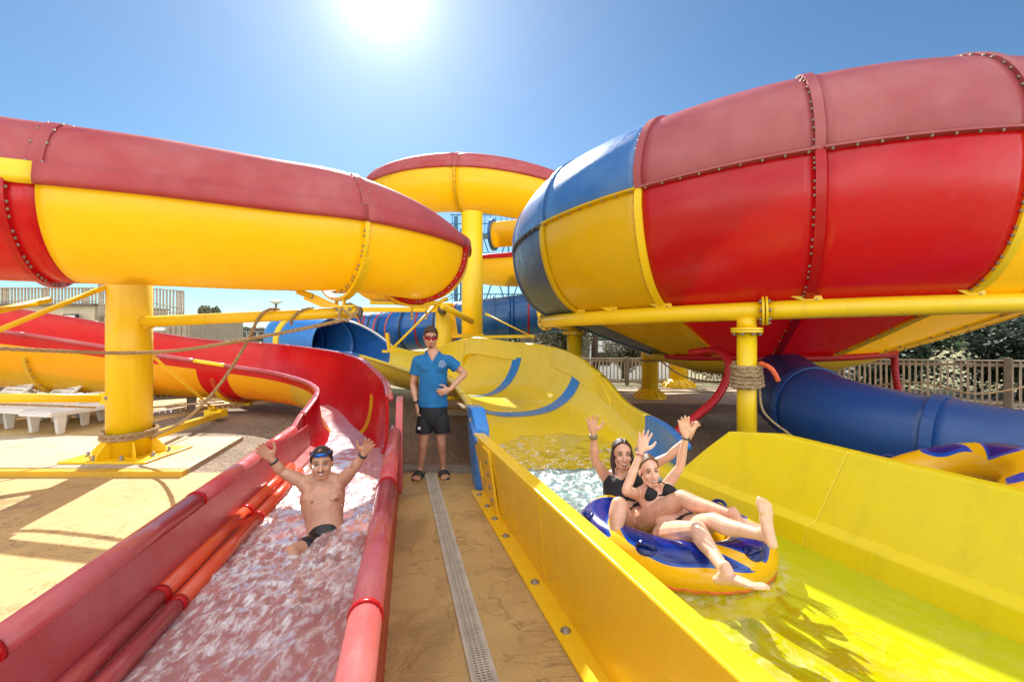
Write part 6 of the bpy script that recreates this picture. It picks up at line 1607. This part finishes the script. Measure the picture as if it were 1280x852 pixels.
def woman_back():
    root = thing('person', (1.0, 3.4, .3), 'dark haired laughing woman in a black swim top at the back of the raft', 'person'); Y = 3.42
    s = .90; f = V((-.02, -.97, .10)); front = V((.42, -.86, .28)).normalized()
    sp = [U(786, 652, 3.28), U(777, 626, 3.36), U(775, 610, 3.42), U(777, 598, 3.46)]
    J = dict(spine=sp, neck=U(778, 590, 3.46), head=U(777.5, 567.5, 3.42), f=f, up=V((-.02, .18, 1)), front=front, g=1.06,
             sha=U(757, 596, 3.50), shb=U(799, 590, 3.44), ela=U(743.5, 574, 3.42), elb=U(836, 570, 3.34), wra=U(741.5, 541, 3.34), wrb=U(861, 547, 3.30),
             hipa=U(776, 655, 3.18), hipb=U(806, 650, 3.16), kna=U(774, 631, 2.86), knb=U(853, 622, 2.92), ana=U(768, 682, 2.74), anb=U(916, 643, 2.62), calfa=V((-.2, .5, 0)), calfb=V((0, 0, -1)), heads=1.0)
    J['ha'] = (U(738.5, 512, 3.30) - J['wra'], V((.1, -1, 0)), V((1, -.1, .2)), dict(curl=.06, spread=.32))
    J['hb'] = (U(871, 520, 3.28) - J['wrb'], V((.1, -1, 0)), V((-.5, -.4, .7)), dict(curl=.22, spread=.25))
    J['fa'] = (V((.1, -1, -.6)), V((0, -.5, 1)), -1); J['fb'] = (V((.9, -.5, .05)), V((-.1, .1, 1)), 1)
    o, P, ax, hs = body(root, J, 'skin_c', s, True, True, .012, voxel=.0055, girth=1.06)
    face_bits(P, ax, root, hs, brow='hair_dark', open_=.012); hair_cap(root, P, ax, hs, 'hair_dark', 'long', 5)
    lat = (J['shb'] - J['sha']).normalized(); c = MB(); g = s * 1.06
    c.limb([sp[1] + (sp[1] - sp[2]) * .3, sp[1], sp[2], sp[3]], [(.128 * g, .098 * g), (.126 * g, .096 * g), (.136 * g, .100 * g), (.128 * g, .086 * g)], lat=lat, seg=24)
    for q in (-1, 1): c.ell(sp[3] * .45 + sp[2] * .55 + lat * (.066 * q * g) + front * (.074 * g), (.064 * g,) * 3)
    upv = (sp[3] - sp[1]).normalized(); top = sp[3] + upv * .012; bot = sp[1] - upv * .02
    def cut(co):
        d = co - top; x = d.dot(lat)
        if (co - bot).dot(upv) < 0: return True
        return d.dot(upv) > -.005 - .05 * max(0, 1 - abs(x) / .06) 
    t = remeshed(c, 'swim_top', ['black'], root, .006, 3, cut=cut); md = t.modifiers.new('s', 'SOLIDIFY'); md.thickness = .004
    m = MB()
    for q, sh in ((-1, J['sha']), (1, J['shb'])):
        b = sp[3] + lat * (.075 * q * g) + front * (.085 * g); m.tube([V(p) for p in catmull([b - upv * .02, b + upv * .035 - lat * (.004 * q), J['neck'] + lat * (.085 * q * g) + upv * .012 + front * .01, J['neck'] + lat * (.08 * q * g) - front * .06], 14)], .011, 8)
    m.build('strap', ['black'], root)
    c = MB(); c.limb([sp[0] - upv * .04, sp[0], sp[0] + upv * .06], [(.155 * g, .108 * g), (.164 * g, .116 * g), (.15 * g, .11 * g)], lat=lat, seg=24); cloth(c, 'swim_bottom', 'black', root)
    band(J['wra'] * .88 + J['ela'] * .12, J['wra'] - J['ela'], .030, .028, 'olive', root); band(J['wrb'] * .95 + J['elb'] * .05, J['wrb'] - J['elb'], .028, .012, 'black', root, 'hair_tie')
woman_back()

def woman_front():
    root = thing('person', (1.1, 3.1, .35), 'fair haired smiling woman in a black bikini at the front of the raft', 'person')
    s = .88; f = V((.06, -.97, .10)); front = V((.22, -.62, .78)).normalized()
    sp = [U(849, 661, 2.95), U(834, 643, 3.04), U(822, 627, 3.12), U(815, 616, 3.17)]
    J = dict(spine=sp, neck=U(813, 608, 3.20), head=U(811, 588, 3.17), f=f, up=V((-.10, .20, 1)), front=front, g=1.0,
             sha=U(795, 617, 3.20), shb=U(832, 609, 3.16), ela=U(782.5, 613, 2.98), elb=U(850, 583, 3.08), wra=U(801, 564, 2.98), wrb=U(857.5, 545, 3.02),
             hipa=U(835, 668, 2.90), hipb=U(862, 661, 2.92), kna=U(873, 662, 2.56), knb=U(893, 651, 2.60), ana=U(906, 712, 2.24), anb=U(953, 668, 2.34), calfa=V((-.6, .3, -.3)), calfb=V((0, 0, -1)), heads=.98)
    J['ha'] = (U(808.5, 533, 2.98) - J['wra'], V((.1, -1, 0)), V((1, -.1, .3)), dict(curl=.08, spread=.22))
    J['hb'] = (U(853, 517, 3.0) - J['wrb'], V((.1, -1, 0)), V((1, -.1, .3)), dict(curl=.10, spread=.12))
    J['fa'] = (U(942, 727, 2.15) - U(908, 722, 2.24), V((-.1, .5, 1)), -1); J['fb'] = (U(960, 646, 2.37) - U(967, 680, 2.33) + V((0, .01, .02)), V((-.35, .9, .1)), 1)
    o, P, ax, hs = body(root, J, 'skin_b', s, True, True, .004, voxel=.0044, girth=1.0, paint_extra=[(U(842, 640, 2.94), (.006, .02, .008), 2)])
    face_bits(P, ax, root, hs, brow='hair_blond', open_=.003); hair_cap(root, P, ax, hs, 'hair_blond', 'back', 6)
    bikini(root, J, s)
    lat = (J['shb'] - J['sha']).normalized(); upv = (sp[1] - sp[0]).normalized(); c = MB()
    c.limb([sp[0] - upv * .03, sp[0], sp[0] + upv * .05], [(.152 * s, .102 * s), (.164 * s, .114 * s), (.150 * s, .104 * s)], lat=lat, seg=24)
    for q in 'ab': c.ell(J['hip' + q] - front * .028, (.098 * s,) * 3)
    mid = sp[0] + front * .10 * s
    def cut(co):
        d = co - sp[0]; h = d.dot(upv); x = abs(d.dot(lat)); fr_ = d.dot(front)
        if h > .028: return True
        return fr_ > 0 and h < .012 - .0 and x > .028 + max(0, h + .06) * 1.6
    t = remeshed(c, 'bikini_bottom', ['black'], root, .005, 2, cut=cut); md = t.modifiers.new('s', 'SOLIDIFY'); md.thickness = .004
    m = MB(); p = U(804.5, 617, 3.02)
    for a in np.linspace(0, 2 * PI, 7): m.ell(p + V((math.cos(a) * .014, 0, math.sin(a) * .022 - .01)), (.010, .004, .016), None, 8, 6)
    m.build('hair_flower', ['white_print'], root); bpy.data.objects.remove(bpy.data.objects['hair_flower'])
    band(J['wra'] * .93 + J['ela'] * .07, J['wra'] - J['ela'], .0275, .010, 'lip', root); band(J['wrb'] * .95 + J['elb'] * .05, J['wrb'] - J['elb'], .027, .008, 'rubber', root, 'hair_tie')
woman_front()
